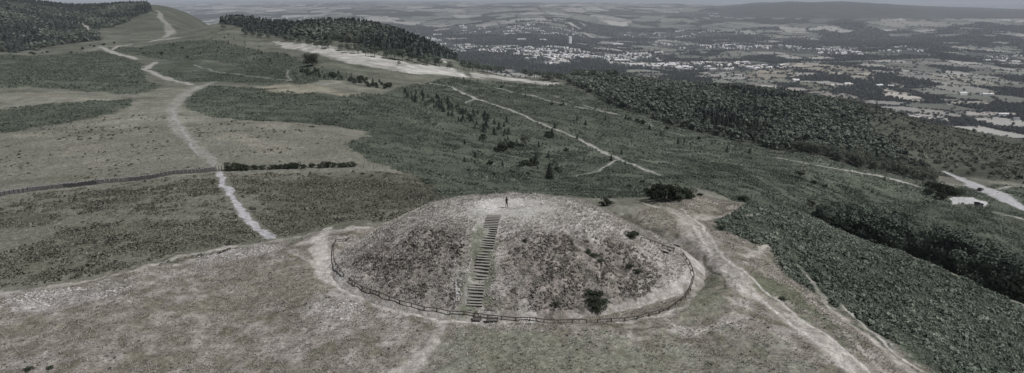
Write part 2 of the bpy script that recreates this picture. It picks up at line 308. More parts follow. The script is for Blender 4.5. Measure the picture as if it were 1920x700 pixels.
def paint(S):
    y = S.y; far = (y > 1350)
    # the moor
    S.c = lerp(S.c, (.225,.215,.18), .7*sst(.45, .75, S.n2)); S.c = lerp(S.c, C_HEATHER, .55*sst(.52, .75, S.n1)*(y < 700))
    patch = fbm(S.x, S.y*2.2, 34, 65, 4)
    S.c = lerp(S.c, C_HEATHER, .75*sst(.50, .62, patch+.12*(S.n1-.5))*(y < 205)*(y > 110))
    S.c = lerp(S.c, (.105,.112,.09), sst(330, 620, y)*.95*(.65+.35*sst(.35,.6,fbm(S.x, S.y*1.6, 90, 15, 4))))
    S.reg('moor_near', (.138,.138,.114), .8, .35); S.reg('heather_left', (.07,.066,.055), .8, .5); S.reg('heather_band', C_HEATHER, .8, .6); S.reg('heather_front', (.085,.085,.068), .9, .35, 2)
    for n in ('bracken_mid', 'bracken_left', 'bracken_left_far', 'bracken_knoll', 'bracken_far'): S.reg(n, C_BRACKEN, .93, .18)
    S.reg('meadow_mid', (.27,.25,.20), .8, .4)
    S.reg('heath_far_right', (.065,.07,.056), 1, .15)
    for n in ('field_strip', 'field_small1', 'field_small2', 'field_low', 'field_low2'): S.reg(n, C_FIELD, .9, .15)
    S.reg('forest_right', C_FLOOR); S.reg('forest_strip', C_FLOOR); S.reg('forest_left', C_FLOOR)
    # the hilltop round the mound
    S.reg('rough_foot', C_ROUGH, 1, 0, .6)
    near = (y < 165) & (y > 20)
    k = np.nonzero(near & inside(R['rough_foot'], S.ws, S.wL))[0]
    S.c[k] = lerp(S.c[k], (.36,.34,.32), .7*sst(.5, .72, S.n1[k])); S.c[k] = lerp(S.c[k], (.13,.125,.095), .8*sst(.52, .70, 1-S.n1[k]+.25*(S.n2[k]-.5)))
    S.c[k] = lerp(S.c[k], (.20,.185,.155), .5*sst(.45, .6, S.n2[k]))
    S.reg('green_front', (.18,.19,.15), .75, .6, 2); S.reg('green_left', (.20,.19,.155), .5, .5); S.reg('green_loop', (.16,.165,.125), .8, .4)
    S.reg('platform_back', (.25,.245,.20), .7, .4); S.reg('scarp_back', (.085,.08,.065), .9, .2, .4); S.reg('bracken_near', C_BRACKEN, 1); S.reg('dark_ditch', (.10,.115,.075), .85, .25)
    for n in ('scree1', 'scree2', 'scree3'): S.reg(n, (.36,.345,.34), .6, .6)
    S.reg('mud_front', (.38,.36,.33), .8, .4)
    mott = fbm(S.x, S.y*1.4, 22, 31, 4)*.6+fbm(S.x, S.y, 6, 35, 3)*.4; S.c *= (1+(mott-.5)*1.5*sst(200, 330, S.y))[:,None]
    for p, c, a in PATHS: S.way(p, c, a)
    kc = np.nonzero((S.y > 250) & (S.y < 450) & (S.s > .4))[0]; kc = kc[inside(R['carpark'], S.s[kc]+(S.ws[kc]-S.s[kc])*.22, S.L[kc]+(S.wL[kc]-S.L[kc])*.22)]; S.c[kc] = (.44,.435,.44)
    # the valley
    k = np.nonzero(far & ~inside(R['forest_left'], S.ws, S.wL))[0]
    if len(k):
        x, yy = S.x[k], S.y[k]; g = ground_z(x, yy); on_ridge = (g > -140) & (yy < 3600)
        open_, hedge, kk, wd = valley_cover(x, yy)
        kk2 = (kk*97.31) % 1
        fc = np.where((kk2 > .55)[:,None], np.array((.26,.255,.24))[None], np.array((.15,.155,.135))[None]); fc = fc*(.75+.5*((kk*31.7) % 1))[:,None]
        n = fbm(x, yy, 120, 99, 3)[:,None]
        c = np.where((open_ & ~hedge)[:,None], fc*(.8+.4*n), np.array((.038,.043,.037))[None]*(.6+.8*n))
        ridge = ((g > -250) & (yy > 9000) & (x/yy+.5*(fbm(x, yy, 1500, 5, 3)-.5) > .25))[:,None]; c = np.where(ridge, np.array((.06,.065,.06))[None]*(.7+.6*n), c)
        c = np.where(on_ridge[:,None], np.array((.088,.095,.076))[None]*(.5+1.0*fbm(x, yy*1.5, 40, 17, 4)[:,None]), c)
        it = np.zeros(len(k), bool)
        for pts, n_ in TOWN: it |= inside(poly(*pts), S.s[k], S.L[k])
        c = np.where(it[:,None], np.array((.06,.065,.06))[None]*(.6+.8*n), c); S.c[k] = c
    for p, c, a in PATHS[5:7]: S.way(p, c, a)
    for nm, c in VFIELDS:
        before = S.c.copy(); S.reg(nm, c, 1, .1); k = np.nonzero(np.abs(S.c-before).sum(1) > 1e-6)[0]
        if len(k):
            o_, hd_, kk_, w_ = valley_cover(S.x[k]*.8, S.y[k]); S.c[k] *= (.48+.45*((kk_*57.7) % 1))[:,None]; S.c[k] = np.where(hd_[:,None], np.array((.04,.045,.04))[None], S.c[k])
VFIELDS = []
for i, (c, pts) in enumerate((((.48,.46,.44), ((1655,209),(1700,211),(1772,217),(1776,229),(1720,222),(1665,214))),
        ((.36,.33,.28), ((1400,138),(1440,130),(1490,133),(1488,146),(1440,150),(1402,147))), ((.40,.37,.32), ((1475,117),(1560,122),(1632,133),(1640,143),(1560,138),(1490,128))),
        ((.22,.22,.17), ((1500,155),(1560,158),(1580,168),(1530,170),(1498,162))), ((.47,.44,.40), ((1650,165),(1720,178),(1742,192),(1690,190),(1655,180))),
        ((.34,.32,.28), ((1590,138),(1640,144),(1636,152),(1598,148))), ((.44,.41,.37), ((1395,155),(1450,160),(1600,178),(1640,196),(1560,184),(1440,166))),
        ((.38,.36,.31), ((1740,140),(1800,142),(1880,160),(1830,160),(1760,150))), ((.36,.34,.30), ((1760,186),(1860,190),(1855,198),(1770,196))),
        ((.46,.43,.40), ((1800,208),(1905,212),(1910,218),(1810,216))), ((.30,.29,.26), ((1785,86),(1820,84),(1838,92),(1800,96))),
        ((.33,.31,.27), ((1440,68),(1520,66),(1530,70),(1450,74))), ((.24,.235,.21), ((1650,36),(1770,38),(1790,50),(1700,52),(1655,48))))):
    R['valley_field_%d' % i] = poly(*pts); VFIELDS.append(('valley_field_%d' % i, c))

# ------------------------------------------------------------------ materials
def mat(name, col=(.5,.5,.5), rough=.9, noise=None, attr=None, island=0.0, bump=0.0, bscale=2.0, metal=0, objrand=0.0, transl=0.0, spec=.15):
    m = bpy.data.materials.new(name); m.use_nodes = True; t = m.node_tree; b = t.nodes['Principled BSDF']
    b.inputs['Roughness'].default_value = rough; b.inputs['Metallic'].default_value = metal; b.inputs['Specular IOR Level'].default_value = spec
    if attr: a = t.nodes.new('ShaderNodeAttribute'); a.attribute_name = attr; out = a.outputs['Color']
    else: a = t.nodes.new('ShaderNodeRGB'); a.outputs[0].default_value = (*col, 1); out = a.outputs[0]
    def mul(o, fac, lo, hi):
        mr = t.nodes.new('ShaderNodeMapRange'); mr.inputs['To Min'].default_value = lo; mr.inputs['To Max'].default_value = hi; t.links.new(fac, mr.inputs['Value'])
        vm = t.nodes.new('ShaderNodeVectorMath'); vm.operation = 'SCALE'; t.links.new(o, vm.inputs[0]); t.links.new(mr.outputs[0], vm.inputs['Scale']); return vm.outputs[0]
    g = t.nodes.new('ShaderNodeNewGeometry')
    for sc, amt in (noise or ()):
        n = t.nodes.new('ShaderNodeTexNoise'); n.inputs['Scale'].default_value = sc; n.inputs['Detail'].default_value = 4; n.inputs['Roughness'].default_value = .65
        t.links.new(g.outputs['Position'], n.inputs['Vector'])
        mr = t.nodes.new('ShaderNodeMapRange'); mr.inputs['From Min'].default_value = .32; mr.inputs['From Max'].default_value = .68; t.links.new(n.outputs['Fac'], mr.inputs['Value'])
        out = mul(out, mr.outputs[0], 1-amt, 1+amt)
    if island: out = mul(out, g.outputs['Random Per Island'], 1-island, 1+island)
    if objrand:
        oi = t.nodes.new('ShaderNodeObjectInfo'); out = mul(out, oi.outputs['Random'], 1-objrand, 1+objrand)
    t.links.new(out, b.inputs['Base Color'])
    if bump:
        n = t.nodes.new('ShaderNodeTexNoise'); n.inputs['Scale'].default_value = bscale; n.inputs['Detail'].default_value = 6; n.inputs['Roughness'].default_value = .7
        t.links.new(g.outputs['Position'], n.inputs['Vector']); bp = t.nodes.new('ShaderNodeBump'); bp.inputs['Strength'].default_value = .9; bp.inputs['Distance'].default_value = bump
        t.links.new(n.outputs['Fac'], bp.inputs['Height']); t.links.new(bp.outputs[0], b.inputs['Normal'])
    if transl:
        tr = t.nodes.new('ShaderNodeBsdfTranslucent'); t.links.new(out, tr.inputs[0]); mx = t.nodes.new('ShaderNodeMixShader'); mx.inputs[0].default_value = transl
        o = t.nodes['Material Output']; t.links.new(b.outputs[0], mx.inputs[1]); t.links.new(tr.outputs[0], mx.inputs[2]); t.links.new(mx.outputs[0], o.inputs[0])
    return m
M = {}
M['ground'] = mat('ground', attr='Col', noise=((.9,.34),(3.5,.34)), bump=.25, bscale=2.2, spec=.05)
M['mound'] = mat('mound', attr='Col', noise=((1.6,.30),(6,.32)), bump=.32, bscale=2.6, spec=.05)
M['bracken'] = mat('bracken', (.118,.138,.110), noise=((.018,.3),(.07,.3),(.4,.3)), island=.3, transl=.18)
M['bracken_near'] = mat('bracken_near', (.155,.180,.146), noise=((.05,.3),(.3,.3),(1.2,.25)), island=.3, transl=.25)
M['heather'] = mat('heather', (.118,.118,.096), noise=((.08,.3),), island=.45)
M['heather_dark'] = mat('dark_heather', (.07,.072,.055), noise=((.08,.3),), island=.35)
M['tuft_pale'] = mat('pale_grass_tuft', (.36,.34,.315), noise=((.12,.2),(.7,.35)), island=.22, transl=.1)
M['tuft'] = mat('grass_tuft', (.28,.26,.232), noise=((.12,.22),(.7,.4)), island=.22, transl=.1)
M['tuft_moor'] = mat('moor_grass_tuft', (.25,.245,.20), noise=((.08,.3),), island=.4, transl=.1)
M['stem'] = mat('dead_stem', (.155,.142,.125), noise=((.3,.4),), island=.4)
M['leaf'] = mat('broadleaf', (.095,.115,.093), noise=((.25,.2),), island=.28, objrand=.35, transl=.1)
M['leafpale'] = mat('pale_leaf', (.11,.122,.095), noise=((.25,.25),), island=.35, objrand=.25, transl=.12)
M['needle'] = mat('needle', (.036,.043,.036), noise=((.25,.25),), island=.4, objrand=.35)
M['gorse'] = mat('gorse', (.030,.038,.024), noise=((.6,.3),), island=.45, objrand=.3)
M['forest'] = mat('forest_leaf', (.122,.140,.118), noise=((.015,.35),(.12,.35)), island=.25, transl=.15)
M['forestneedle'] = mat('forest_needle', (.075,.088,.082), noise=((.02,.25),(.12,.35)), island=.25, transl=.15)
M['bark'] = mat('bark', (.10,.085,.07), noise=((3,.3),), bump=.03, bscale=8)
M['valleyleaf'] = mat('valley_leaf', (.046,.051,.046), noise=((.004,.35),(.03,.3)))
M['white'] = mat('white_render', (.74,.74,.75), noise=((.05,.08),))
M['cream'] = mat('cream_render', (.55,.52,.48), noise=((.05,.1),))
M['slate'] = mat('slate_roof', (.20,.195,.20), noise=((.05,.2),))
M['sunlitrf'] = mat('sunlit_roof', (.62,.61,.62), noise=((.05,.2),))  # roofs bright in sun: the light is painted in as pale grey
M['brick'] = mat('brick', (.33,.24,.20), noise=((.05,.2),))
M['wood'] = mat('weathered_wood', (.085,.075,.066), noise=((5,.3),), bump=.01, bscale=20)
M['woodpale'] = mat('pale_timber', (.29,.275,.255), noise=((5,.25),), bump=.01, bscale=20)
M['riser'] = mat('dark_riser', (.10,.095,.088), noise=((5,.3),))
M['stone'] = mat('stone', (.42,.405,.40), noise=((2,.25),), island=.3, bump=.03, bscale=7)
M['wallstone'] = mat('wall_stone', (.095,.092,.092), noise=((2.5,.4),), bump=.08, bscale=4)
M['black'] = mat('dark_cloth', (.012,.012,.015), noise=((10,.2),)); M['skin'] = mat('skin', (.42,.27,.20), rough=.6)
M['carpaint'] = mat('black_car_paint', (.012,.013,.016), rough=.25, spec=.5); M['glass'] = mat('car_glass', (.02,.024,.03), rough=.08, spec=.6)
M['rubber'] = mat('rubber', (.015,.015,.015)); M['metal'] = mat('wheel_metal', (.4,.4,.4), rough=.35, metal=1); M['lamp'] = mat('lamp_glass', (.6,.58,.55), rough=.2, spec=.5)
M['plastic'] = mat('grey_plastic', (.1,.1,.1), rough=.5)
M['window'] = mat('window_glass', (.06,.07,.08), rough=.15, spec=.5)

# ------------------------------------------------------------------ object helpers
COL = scn.collection
def mesh_np(name, V, Fc, mats, mi=None, smooth=False):
    me = bpy.data.meshes.new(name); V = np.asarray(V, np.float32); Fc = np.asarray(Fc, np.int32); k = Fc.shape[1]
    me.vertices.add(len(V)); me.vertices.foreach_set('co', V.ravel()); me.loops.add(Fc.size); me.loops.foreach_set('vertex_index', Fc.ravel())
    me.polygons.add(len(Fc)); me.polygons.foreach_set('loop_start', np.arange(0, Fc.size, k, dtype=np.int32))
    for m in mats: me.materials.append(m)
    if mi is not None: me.polygons.foreach_set('material_index', np.asarray(mi, np.int32))
    me.polygons.foreach_set('use_smooth', np.full(len(Fc), smooth)); me.update(calc_edges=True); return me
def link(name, me, parent=None, loc=None):
    o = bpy.data.objects.new(name, me); COL.objects.link(o)
    if parent is not None: o.parent = parent
    if loc is not None: o.location = loc
    return o
def tag(o, label=None, cat=None, group=None, kind=None):
    if label: o['label'] = label
    if cat: o['category'] = cat
    if group: o['group'] = group
    if kind: o['kind'] = kind
    return o
def empty(name, loc, rz=0, label=None, cat=None, group=None):
    o = link(name, None); o.location = loc; o.rotation_euler = (0, 0, rz); o.empty_display_size = .1; return tag(o, label, cat, group)
class MB:
    def __init__(s): s.V = []; s.F = []; s.m = []
    def quad(s, a, b, c, d, m=0): i = len(s.V); s.V += [a, b, c, d]; s.F.append((i, i+1, i+2, i+3)); s.m.append(m)
    def box(s, c, size, rot=0, m=0, taper=1.0, dirv=None):
        sx, sy, sz = [q/2 for q in size]; ca, sa = math.cos(rot), math.sin(rot); P_ = []
        for z in (-1, 1):
            tp = taper if z > 0 else 1
            for x, y in ((-1,-1),(1,-1),(1,1),(-1,1)):
                X, Y = x*sx*tp, y*sy*tp; P_.append((c[0]+X*ca-Y*sa, c[1]+X*sa+Y*ca, c[2]+z*sz))
        i = len(s.V); s.V += P_
        for f in ((0,3,2,1),(4,5,6,7),(0,1,5,4),(1,2,6,5),(2,3,7,6),(3,0,4,7)): s.F.append(tuple(i+k for k in f)); s.m.append(m)
    def bar(s, a, b, w_, h, m=0):
        a, b = Vector(a), Vector(b); d = (b-a).normalized(); up = Vector((0,0,1)) if abs(d.z) < .95 else Vector((1,0,0))
        sd_ = d.cross(up).normalized()*w_/2; uu = sd_.normalized().cross(d)*h/2; i = len(s.V)
        for p in (a, b):
            for q in (-sd_-uu, sd_-uu, sd_+uu, -sd_+uu): s.V.append(tuple(p+q))
        for f in ((0,1,2,3),(7,6,5,4),(0,4,5,1),(1,5,6,2),(2,6,7,3),(3,7,4,0)): s.F.append(tuple(i+k for k in f)); s.m.append(m)
    def tube(s, pts, radii, n=7, m=0):
        rings = []
        for k, p in enumerate(pts):
            p = Vector(p); d = (Vector(pts[min(k+1, len(pts)-1)])-Vector(pts[max(k-1, 0)])).normalized()
            up = Vector((0,0,1)) if abs(d.z) < .9 else Vector((1,0,0)); a = d.cross(up).normalized(); b = a.cross(d)
            i = len(s.V); rings.append(i)
            for j in range(n): th = 2*math.pi*j/n; s.V.append(tuple(p+(a*math.cos(th)+b*math.sin(th))*radii[k]))
        for k in range(len(rings)-1):
            for j in range(n): s.F.append((rings[k]+j, rings[k]+(j+1)%n, rings[k+1]+(j+1)%n, rings[k+1]+j)); s.m.append(m)
        for r_ in (rings[0], rings[-1]):
            for j in range(1, n-1, 2): s.F.append((r_, r_+j, r_+j+1, r_+min(j+2, n-1))); s.m.append(m)
    def mesh(s, name, mats, smooth=False, bevel=0):
        me = mesh_np(name, s.V, s.F, mats, s.m, smooth) if all(len(f) == 4 for f in s.F) else None
        return me
    def build(s, name, mats, parent=None, loc=None, smooth=False): return link(name, s.mesh(name, mats, smooth), parent, loc)
def rand_quads(C, size, rng, flat=0.0):
    """one little quad at every centre, each with its own tilt"""
    n = len(C); a = rng.normal(size=(n, 3)); a[:,2] *= (1-flat); a /= np.linalg.norm(a, axis=1)[:,None]
    b = rng.normal(size=(n, 3)); b[:,2] *= (1-flat); b -= (a*b).sum(1)[:,None]*a; b /= np.linalg.norm(b, axis=1)[:,None]
    sz = (size*(.6+.8*rng.random(n)))[:,None] if np.isscalar(size) else (size*(.6+.8*rng.random(n)))[:,None]
    V = np.stack([C-a*sz*.6, C-b*sz*.4, C+a*sz*.6, C+b*sz*.4], 1).reshape(-1, 3); return V, np.arange(4*n).reshape(n, 4)
def out_quads(C, Nn, size, rng, jit=.55):
    """leafy flakes lying on the surface of a clump, facing roughly outwards"""
    n = len(C); w_ = Nn/np.linalg.norm(Nn, axis=1)[:,None]+rng.normal(size=(n, 3))*jit; w_ /= np.linalg.norm(w_, axis=1)[:,None]
    a = np.cross(w_, rng.normal(size=(n, 3))); a /= np.linalg.norm(a, axis=1)[:,None]; b = np.cross(w_, a); sz = (size*(.6+.8*rng.random(n)))[:,None]
    V = np.stack([C-a*sz*.6, C-b*sz*.42, C+a*sz*.6, C+b*sz*.42], 1).reshape(-1, 3); return V, np.arange(4*n).reshape(n, 4)
def cat_mesh(parts):
    V = []; Fc = []; mi = []; o = 0
    for v, f, m in parts:
        v = np.asarray(v, float).reshape(-1, 3); f = np.asarray(f).reshape(-1, 4); V.append(v); Fc.append(f+o); mi.append(np.full(len(f), m)); o += len(v)
    return np.concatenate(V), np.concatenate(Fc), np.concatenate(mi)
def crown_pts(rng, h, w_, lumps, n, base=.28, shell=.75):
    """leaf centres of a broadleaf crown: a cloud of uneven leafy lumps"""
    L_ = []
    for k in range(lumps):
        a = rng.random()*6.283; zz = rng.random()**.8; rr = w_*.5*math.sqrt(max(0, 1-(zz*1.05-.25)**2))*(.25+.65*rng.random())
        L_.append((math.cos(a)*rr, math.sin(a)*rr, h*(base+(1-base)*(.1+.74*zz)), w_*(.13+.12*rng.random())))
    L_ = np.array(L_); k = rng.integers(0, lumps, n); d = rng.normal(size=(n, 3)); d /= np.linalg.norm(d, axis=1)[:,None]
    d[:,2] = np.where(rng.random(n) < .65, np.abs(d[:,2]), d[:,2]); r_ = L_[k,3]*(shell+(1-shell)*rng.random(n)); ctr = np.array((0, 0, h*(base*.6+.3)))
    C_ = L_[k,:3]+d*r_[:,None]*np.array((1,1,.8)); return C_, L_, d*1.0+(C_-ctr)/(w_*.5)*.7
def broadleaf(seed, h=10, w_=9, lumps=26, n=1500, leaf=.42, base=.18):
    rng = np.random.default_rng(seed); C, L_, Nn = crown_pts(rng, h, w_, lumps, n, base=base); V, Fq = out_quads(C, Nn, leaf, rng, .38)
    b = MB(); b.tube([(0,0,-.6),(.05,0,h*.2),(.1,.05,h*.45),(.05,.1,h*.75)], [h*.03,h*.022,h*.016,h*.005], 7)
    for l in L_[::3]: b.tube([(.06,.03,h*.26),(l[0]*.5,l[1]*.5,(h*.3+l[2])/2),(l[0],l[1],l[2])], [h*.011,h*.007,h*.003], 5)
    return (V, Fq), (np.array(b.V), np.array(b.F))
def conifer(seed, h=8, w_=4, n=700, leaf=.42):
    rng = np.random.default_rng(seed); z = rng.random(n)**1.3; tier = np.floor(z*11)/11+.05*rng.random(n); a = rng.random(n)*6.283
    lobes = .72+.28*np.sin(a*5+tier*40)*np.cos(a*3+seed); rad = w_*.5*(1-tier)**.85*lobes*np.sqrt(rng.random(n))*1.08
    C = np.stack([np.cos(a)*rad, np.sin(a)*rad, h*(.06+.94*tier)-rad*.28], 1); V, Fq = out_quads(C, np.stack([np.cos(a), np.sin(a), .55+0*a], 1), leaf, rng, .4)
    b = MB(); b.tube([(0,0,-.5),(0,0,h*.5),(0,0,h*.97)], [h*.022,h*.012,h*.002], 6)
    return (V, Fq), (np.array(b.V), np.array(b.F))
def bush(seed, h=1.6, w_=3, n=500, leaf=.22):
    rng = np.random.default_rng(seed); C, L_, Nn = crown_pts(rng, h, w_, 14, n, base=.0, shell=.6); C[:,2] = np.abs(C[:,2])
    V, Fq = out_quads(C, Nn, leaf, rng); b = MB()
    for l in L_[::3]: b.tube([(0,0,-.2),(l[0]*.6,l[1]*.6,l[2]*.5),(l[0],l[1],l[2])], [.05,.035,.012], 5)
    return (V, Fq), (np.array(b.V), np.array(b.F))
def scatter_mesh(tV, tF, pos, scale, rng, zscale=None, tilt=0):
    n = len(pos); a = rng.random(n)*6.283; c, s_ = np.cos(a)[:,None], np.sin(a)[:,None]; sc = scale[:,None]; zs = sc if zscale is None else zscale[:,None]
    X = (tV[None,:,0]*c-tV[None,:,1]*s_)*sc+pos[:,0:1]; Y = (tV[None,:,0]*s_+tV[None,:,1]*c)*sc+pos[:,1:2]; Z = tV[None,:,2]*zs+pos[:,2:3]
    V = np.stack([X, Y, Z], -1).reshape(-1, 3); Fq = (tF[None]+(np.arange(n)*len(tV))[:,None,None]).reshape(-1, tF.shape[1]); return V, Fq
def scatter(name, templates, pos, scale, mats, label, cat, seed=0, zscale=None, mi=None):
    rng = np.random.default_rng(seed); k = rng.integers(0, len(templates), len(pos)); parts = []
    for i, tp in enumerate(templates):
        q = np.nonzero(k == i)[0]
        if len(q) == 0: continue
        V, Fq = scatter_mesh(tp[0], tp[1], pos[q], scale[q], rng, None if zscale is None else zscale[q]); parts.append((V, Fq, i if mi else 0))
    V, Fq, m = cat_mesh(parts); return tag(link(name, mesh_np(name, V, Fq, mats, m if mi else None)), label, cat, kind='stuff')
def sites(regs, spacing, seed, ymin=40, ymax=1e9, excl=(), zfun=ground_z, margin=1.12):
    """jittered points over traced regions"""
    rng = np.random.default_rng(seed); out = []
    for nm in regs:
        pg = R[nm]; ys = np.exp(pg[:,1]); xs = pg[:,0]*ys; y0, y1 = max(ymin, ys.min()), min(ymax, ys.max())
        if y1 <= y0: continue
        gx, gy = np.meshgrid(np.arange(xs.min()-5, xs.max()+5, spacing), np.arange(y0, y1, spacing)); x = gx.ravel(); y = gy.ravel()
        x = x+rng.uniform(-.5, .5, len(x))*spacing; y = y+rng.uniform(-.5, .5, len(y))*spacing
        k = (np.abs(x/y) < .745*margin) & inside(pg, x/y, np.log(np.maximum(y, 1))) & (y > ymin) & (y < ymax)
        for e in tuple(excl)+('carpark',): k &= ~inside(R[e], x/y, np.log(np.maximum(y, 1)))
        out.append(np.stack([x[k], y[k]], 1))
    p = np.concatenate(out); 
    # keep vegetation off the paths
    keep = np.ones(len(p), bool)
    for pts, c, a in PATHS:
        if a < .5: continue
        m = pts[:,2].max()+1; k = np.nonzero((p[:,0] > pts[:,0].min()-m) & (p[:,0] < pts[:,0].max()+m) & (p[:,1] > pts[:,1].min()-m) & (p[:,1] < pts[:,1].max()+m))[0]
        if len(k) == 0: continue
        for i in range(len(pts)-1):
            x0, y0, w0 = pts[i]; x1, y1, w1 = pts[i+1]; dx, dy = x1-x0, y1-y0; t = np.clip(((p[k,0]-x0)*dx+(p[k,1]-y0)*dy)/(dx*dx+dy*dy+1e-9), 0, 1)
            keep[k] &= np.hypot(p[k,0]-x0-t*dx, p[k,1]-y0-t*dy) > (w0/2*1.1+.1+.003*p[k,1])
    p = p[keep]; return np.column_stack([p, zfun(p[:,0], p[:,1])])
def visible(p, up=2.0, n=160):
    """rough test that a point (raised by up) is not behind the hill"""
    ok = np.ones(len(p), bool)
    for f_ in np.linspace(.2, .985, n): 
        x = p[:,0]*f_; y = p[:,1]*f_; z = CAMZ+(p[:,2]+up-CAMZ)*f_; m = y > 60
        ok &= ~(m & (top_z(x, y)-.25 > z))
    return ok

# ------------------------------------------------------------------ the ground sheet
Ls = [math.log(14)]
while Ls[-1] < math.log(68000):
    Yc = math.exp(Ls[-1]); Ls.append(Ls[-1]+(.02 if Yc < 55 else .0026 if Yc < 230 else .0034 if Yc < 1300 else .0075))
sc_ = list(np.arange(-.90, .9001, .00155)); o1 = list(np.arange(.905, 1.36, .012)); sc_ = [-q for q in reversed(o1)]+sc_+o1
LL, SS = np.meshgrid(np.array(Ls), np.array(sc_), indexing='ij'); nr, nc = LL.shape
Yv = np.exp(LL).ravel(); Xv = (SS*np.exp(LL)).ravel()
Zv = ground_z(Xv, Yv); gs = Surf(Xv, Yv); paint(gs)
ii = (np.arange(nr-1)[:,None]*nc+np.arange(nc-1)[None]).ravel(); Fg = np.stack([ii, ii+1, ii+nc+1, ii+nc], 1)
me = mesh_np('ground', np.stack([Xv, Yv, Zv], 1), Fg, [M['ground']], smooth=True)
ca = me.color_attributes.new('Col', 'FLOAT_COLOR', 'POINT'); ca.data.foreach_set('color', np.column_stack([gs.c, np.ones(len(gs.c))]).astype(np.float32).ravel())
tag(link('ground', me), kind='structure'); print('ground', nr, nc)
del gs, Fg, LL, SS
# ------------------------------------------------------------------ the mound
rr = np.concatenate([np.arange(0.01, 33.5, .17)]); aa = np.linspace(0, 2*math.pi, 1000, endpoint=False)
RR, AA = np.meshgrid(rr, aa, indexing='ij'); Xm = (MX+RR*np.cos(AA)).ravel(); Ym = (MY+RR*np.sin(AA)/KY).ravel(); Zm = mound_z(Xm, Ym)
ms = Surf(Xm, Ym); r_ = np.hypot(Xm-MX, (Ym-MY)*KY)
ms.c[:] = np.array((.345,.325,.305)); ms.c = lerp(ms.c, (.47,.45,.43), .6*sst(.5, .7, ms.n1)); ms.c = lerp(ms.c, (.17,.155,.13), .6*sst(.52, .7, 1-ms.n1))
ms.reg('mound_left', (.21,.195,.165), .75, .5, 2); ms.reg('mound_right', (.17,.155,.135), .8, .5, 2)
k = inside(R['mound_right'], ms.ws, ms.wL) | inside(R['mound_left'], ms.ws, ms.wL)
ms.c = lerp(ms.c, (.34,.30,.28), .7*sst(.55, .72, ms.n3)*k); ms.c = lerp(ms.c, (.05,.045,.035), .75*sst(.55, .70, 1-ms.n3)*k)
ms.reg('mound_edge', (.40,.37,.33), .6, .4); ms.reg('stair_green', (.15,.165,.12), .85, .2); ms.reg('mound_foot_green', (.17,.175,.13), .7, .4)
ms.reg('mound_top', (.40,.39,.365), .85, .35, 2); ms.reg('mound_worn', (.58,.56,.55), .8, .5, 1.5)
Fm = (np.arange(len(rr)-1)[:,None]*1000+np.arange(1000)[None]); nx = (np.arange(len(rr)-1)[:,None]*1000+((np.arange(1000)+1) % 1000)[None])
Fm = np.stack([Fm.ravel(), (Fm+1000).ravel(), (nx+1000).ravel(), nx.ravel()], 1)
me = mesh_np('mound', np.stack([Xm, Ym, Zm], 1), Fm, [M['mound']], smooth=True)
ca = me.color_attributes.new('Col', 'FLOAT_COLOR', 'POINT'); ca.data.foreach_set('color', np.column_stack([ms.c, np.ones(len(ms.c))]).astype(np.float32).ravel())
tag(link('mound', me), 'round grassy castle mound with a timber stair up its front', 'mound', kind='structure')

# ------------------------------------------------------------------ ground cover (nobody could count it)
def fern(seed):
    rng = np.random.default_rng(seed); b = MB()
    for k in range(6):
        a = k*1.05+rng.random()*.6; l = .35+.25*rng.random(); hh = .45+.25*rng.random(); c, s_ = math.cos(a), math.sin(a); w_ = .13
        p0 = (0, 0, .1); p1 = (c*l*.6, s_*l*.6, hh); p2 = (c*l*1.35, s_*l*1.35, hh*.62)
        b.quad((p0[0]+s_*.04, p0[1]-c*.04, p0[2]), (p1[0]+s_*w_, p1[1]-c*w_, p1[2]), (p1[0]-s_*w_, p1[1]+c*w_, p1[2]), (p0[0]-s_*.04, p0[1]+c*.04, p0[2]))
        b.quad((p1[0]+s_*w_, p1[1]-c*w_, p1[2]), (p2[0]+s_*.03, p2[1]-c*.03, p2[2]), (p2[0]-s_*.03, p2[1]+c*.03, p2[2]), (p1[0]-s_*w_, p1[1]+c*w_, p1[2]))
    return np.array(b.V), np.array(b.F)
def tuft(seed, n=6, h=.35, sp=.22, w_=.05):
    rng = np.random.default_rng(seed); b = MB()
    for k in range(n):
        a = rng.random()*6.283; c, s_ = math.cos(a), math.sin(a); x, y = rng.normal()*.08, rng.normal()*.08; hh = h*(.6+.6*rng.random())
        b.quad((x+s_*w_, y-c*w_, -.05), (x+c*sp+s_*w_*.2, y+s_*sp-c*w_*.2, hh), (x+c*sp-s_*w_*.2, y+s_*sp+c*w_*.2, hh), (x-s_*w_, y+c*w_, -.05))
    return np.array(b.V), np.array(b.F)
def lump(seed, n=12):
    rng = np.random.default_rng(seed); d = rng.normal(size=(n, 3)); d[:,2] = np.abs(d[:,2]); d /= np.linalg.norm(d, axis=1)[:,None]; C = d*np.array((.45,.45,.34)); return out_quads(C, d, .42, rng, .35)
def fern_lump(seed, n=12):
    rng = np.random.default_rng(seed+50); d = rng.normal(size=(n, 3)); d[:,2] = np.abs(d[:,2])*.9+.15; d /= np.linalg.norm(d, axis=1)[:,None]
    C = d*np.array((.42,.42,.55))*(.8+.35*rng.random(n))[:,None]; return out_quads(C, d, .36, rng, .45)
ferns = [fern_lump(k) for k in range(7)]; tufts = [tuft(k) for k in range(6)]; lumps_ = [lump(k) for k in range(6)]
p = sites(['bracken_near'], .50, 1, 60, 175); sc1 = (.35+.85*sst(.25, .75, fbm(p[:,0], p[:,1], 1.8, 5, 2)))*(.7+.6*RNG.random(len(p))); print('bracken near', len(p))
scatter('bracken', ferns, p, sc1, [M['bracken_near']], 'dense dark green bracken on the slope falling away at the lower right', 'bracken', 2)
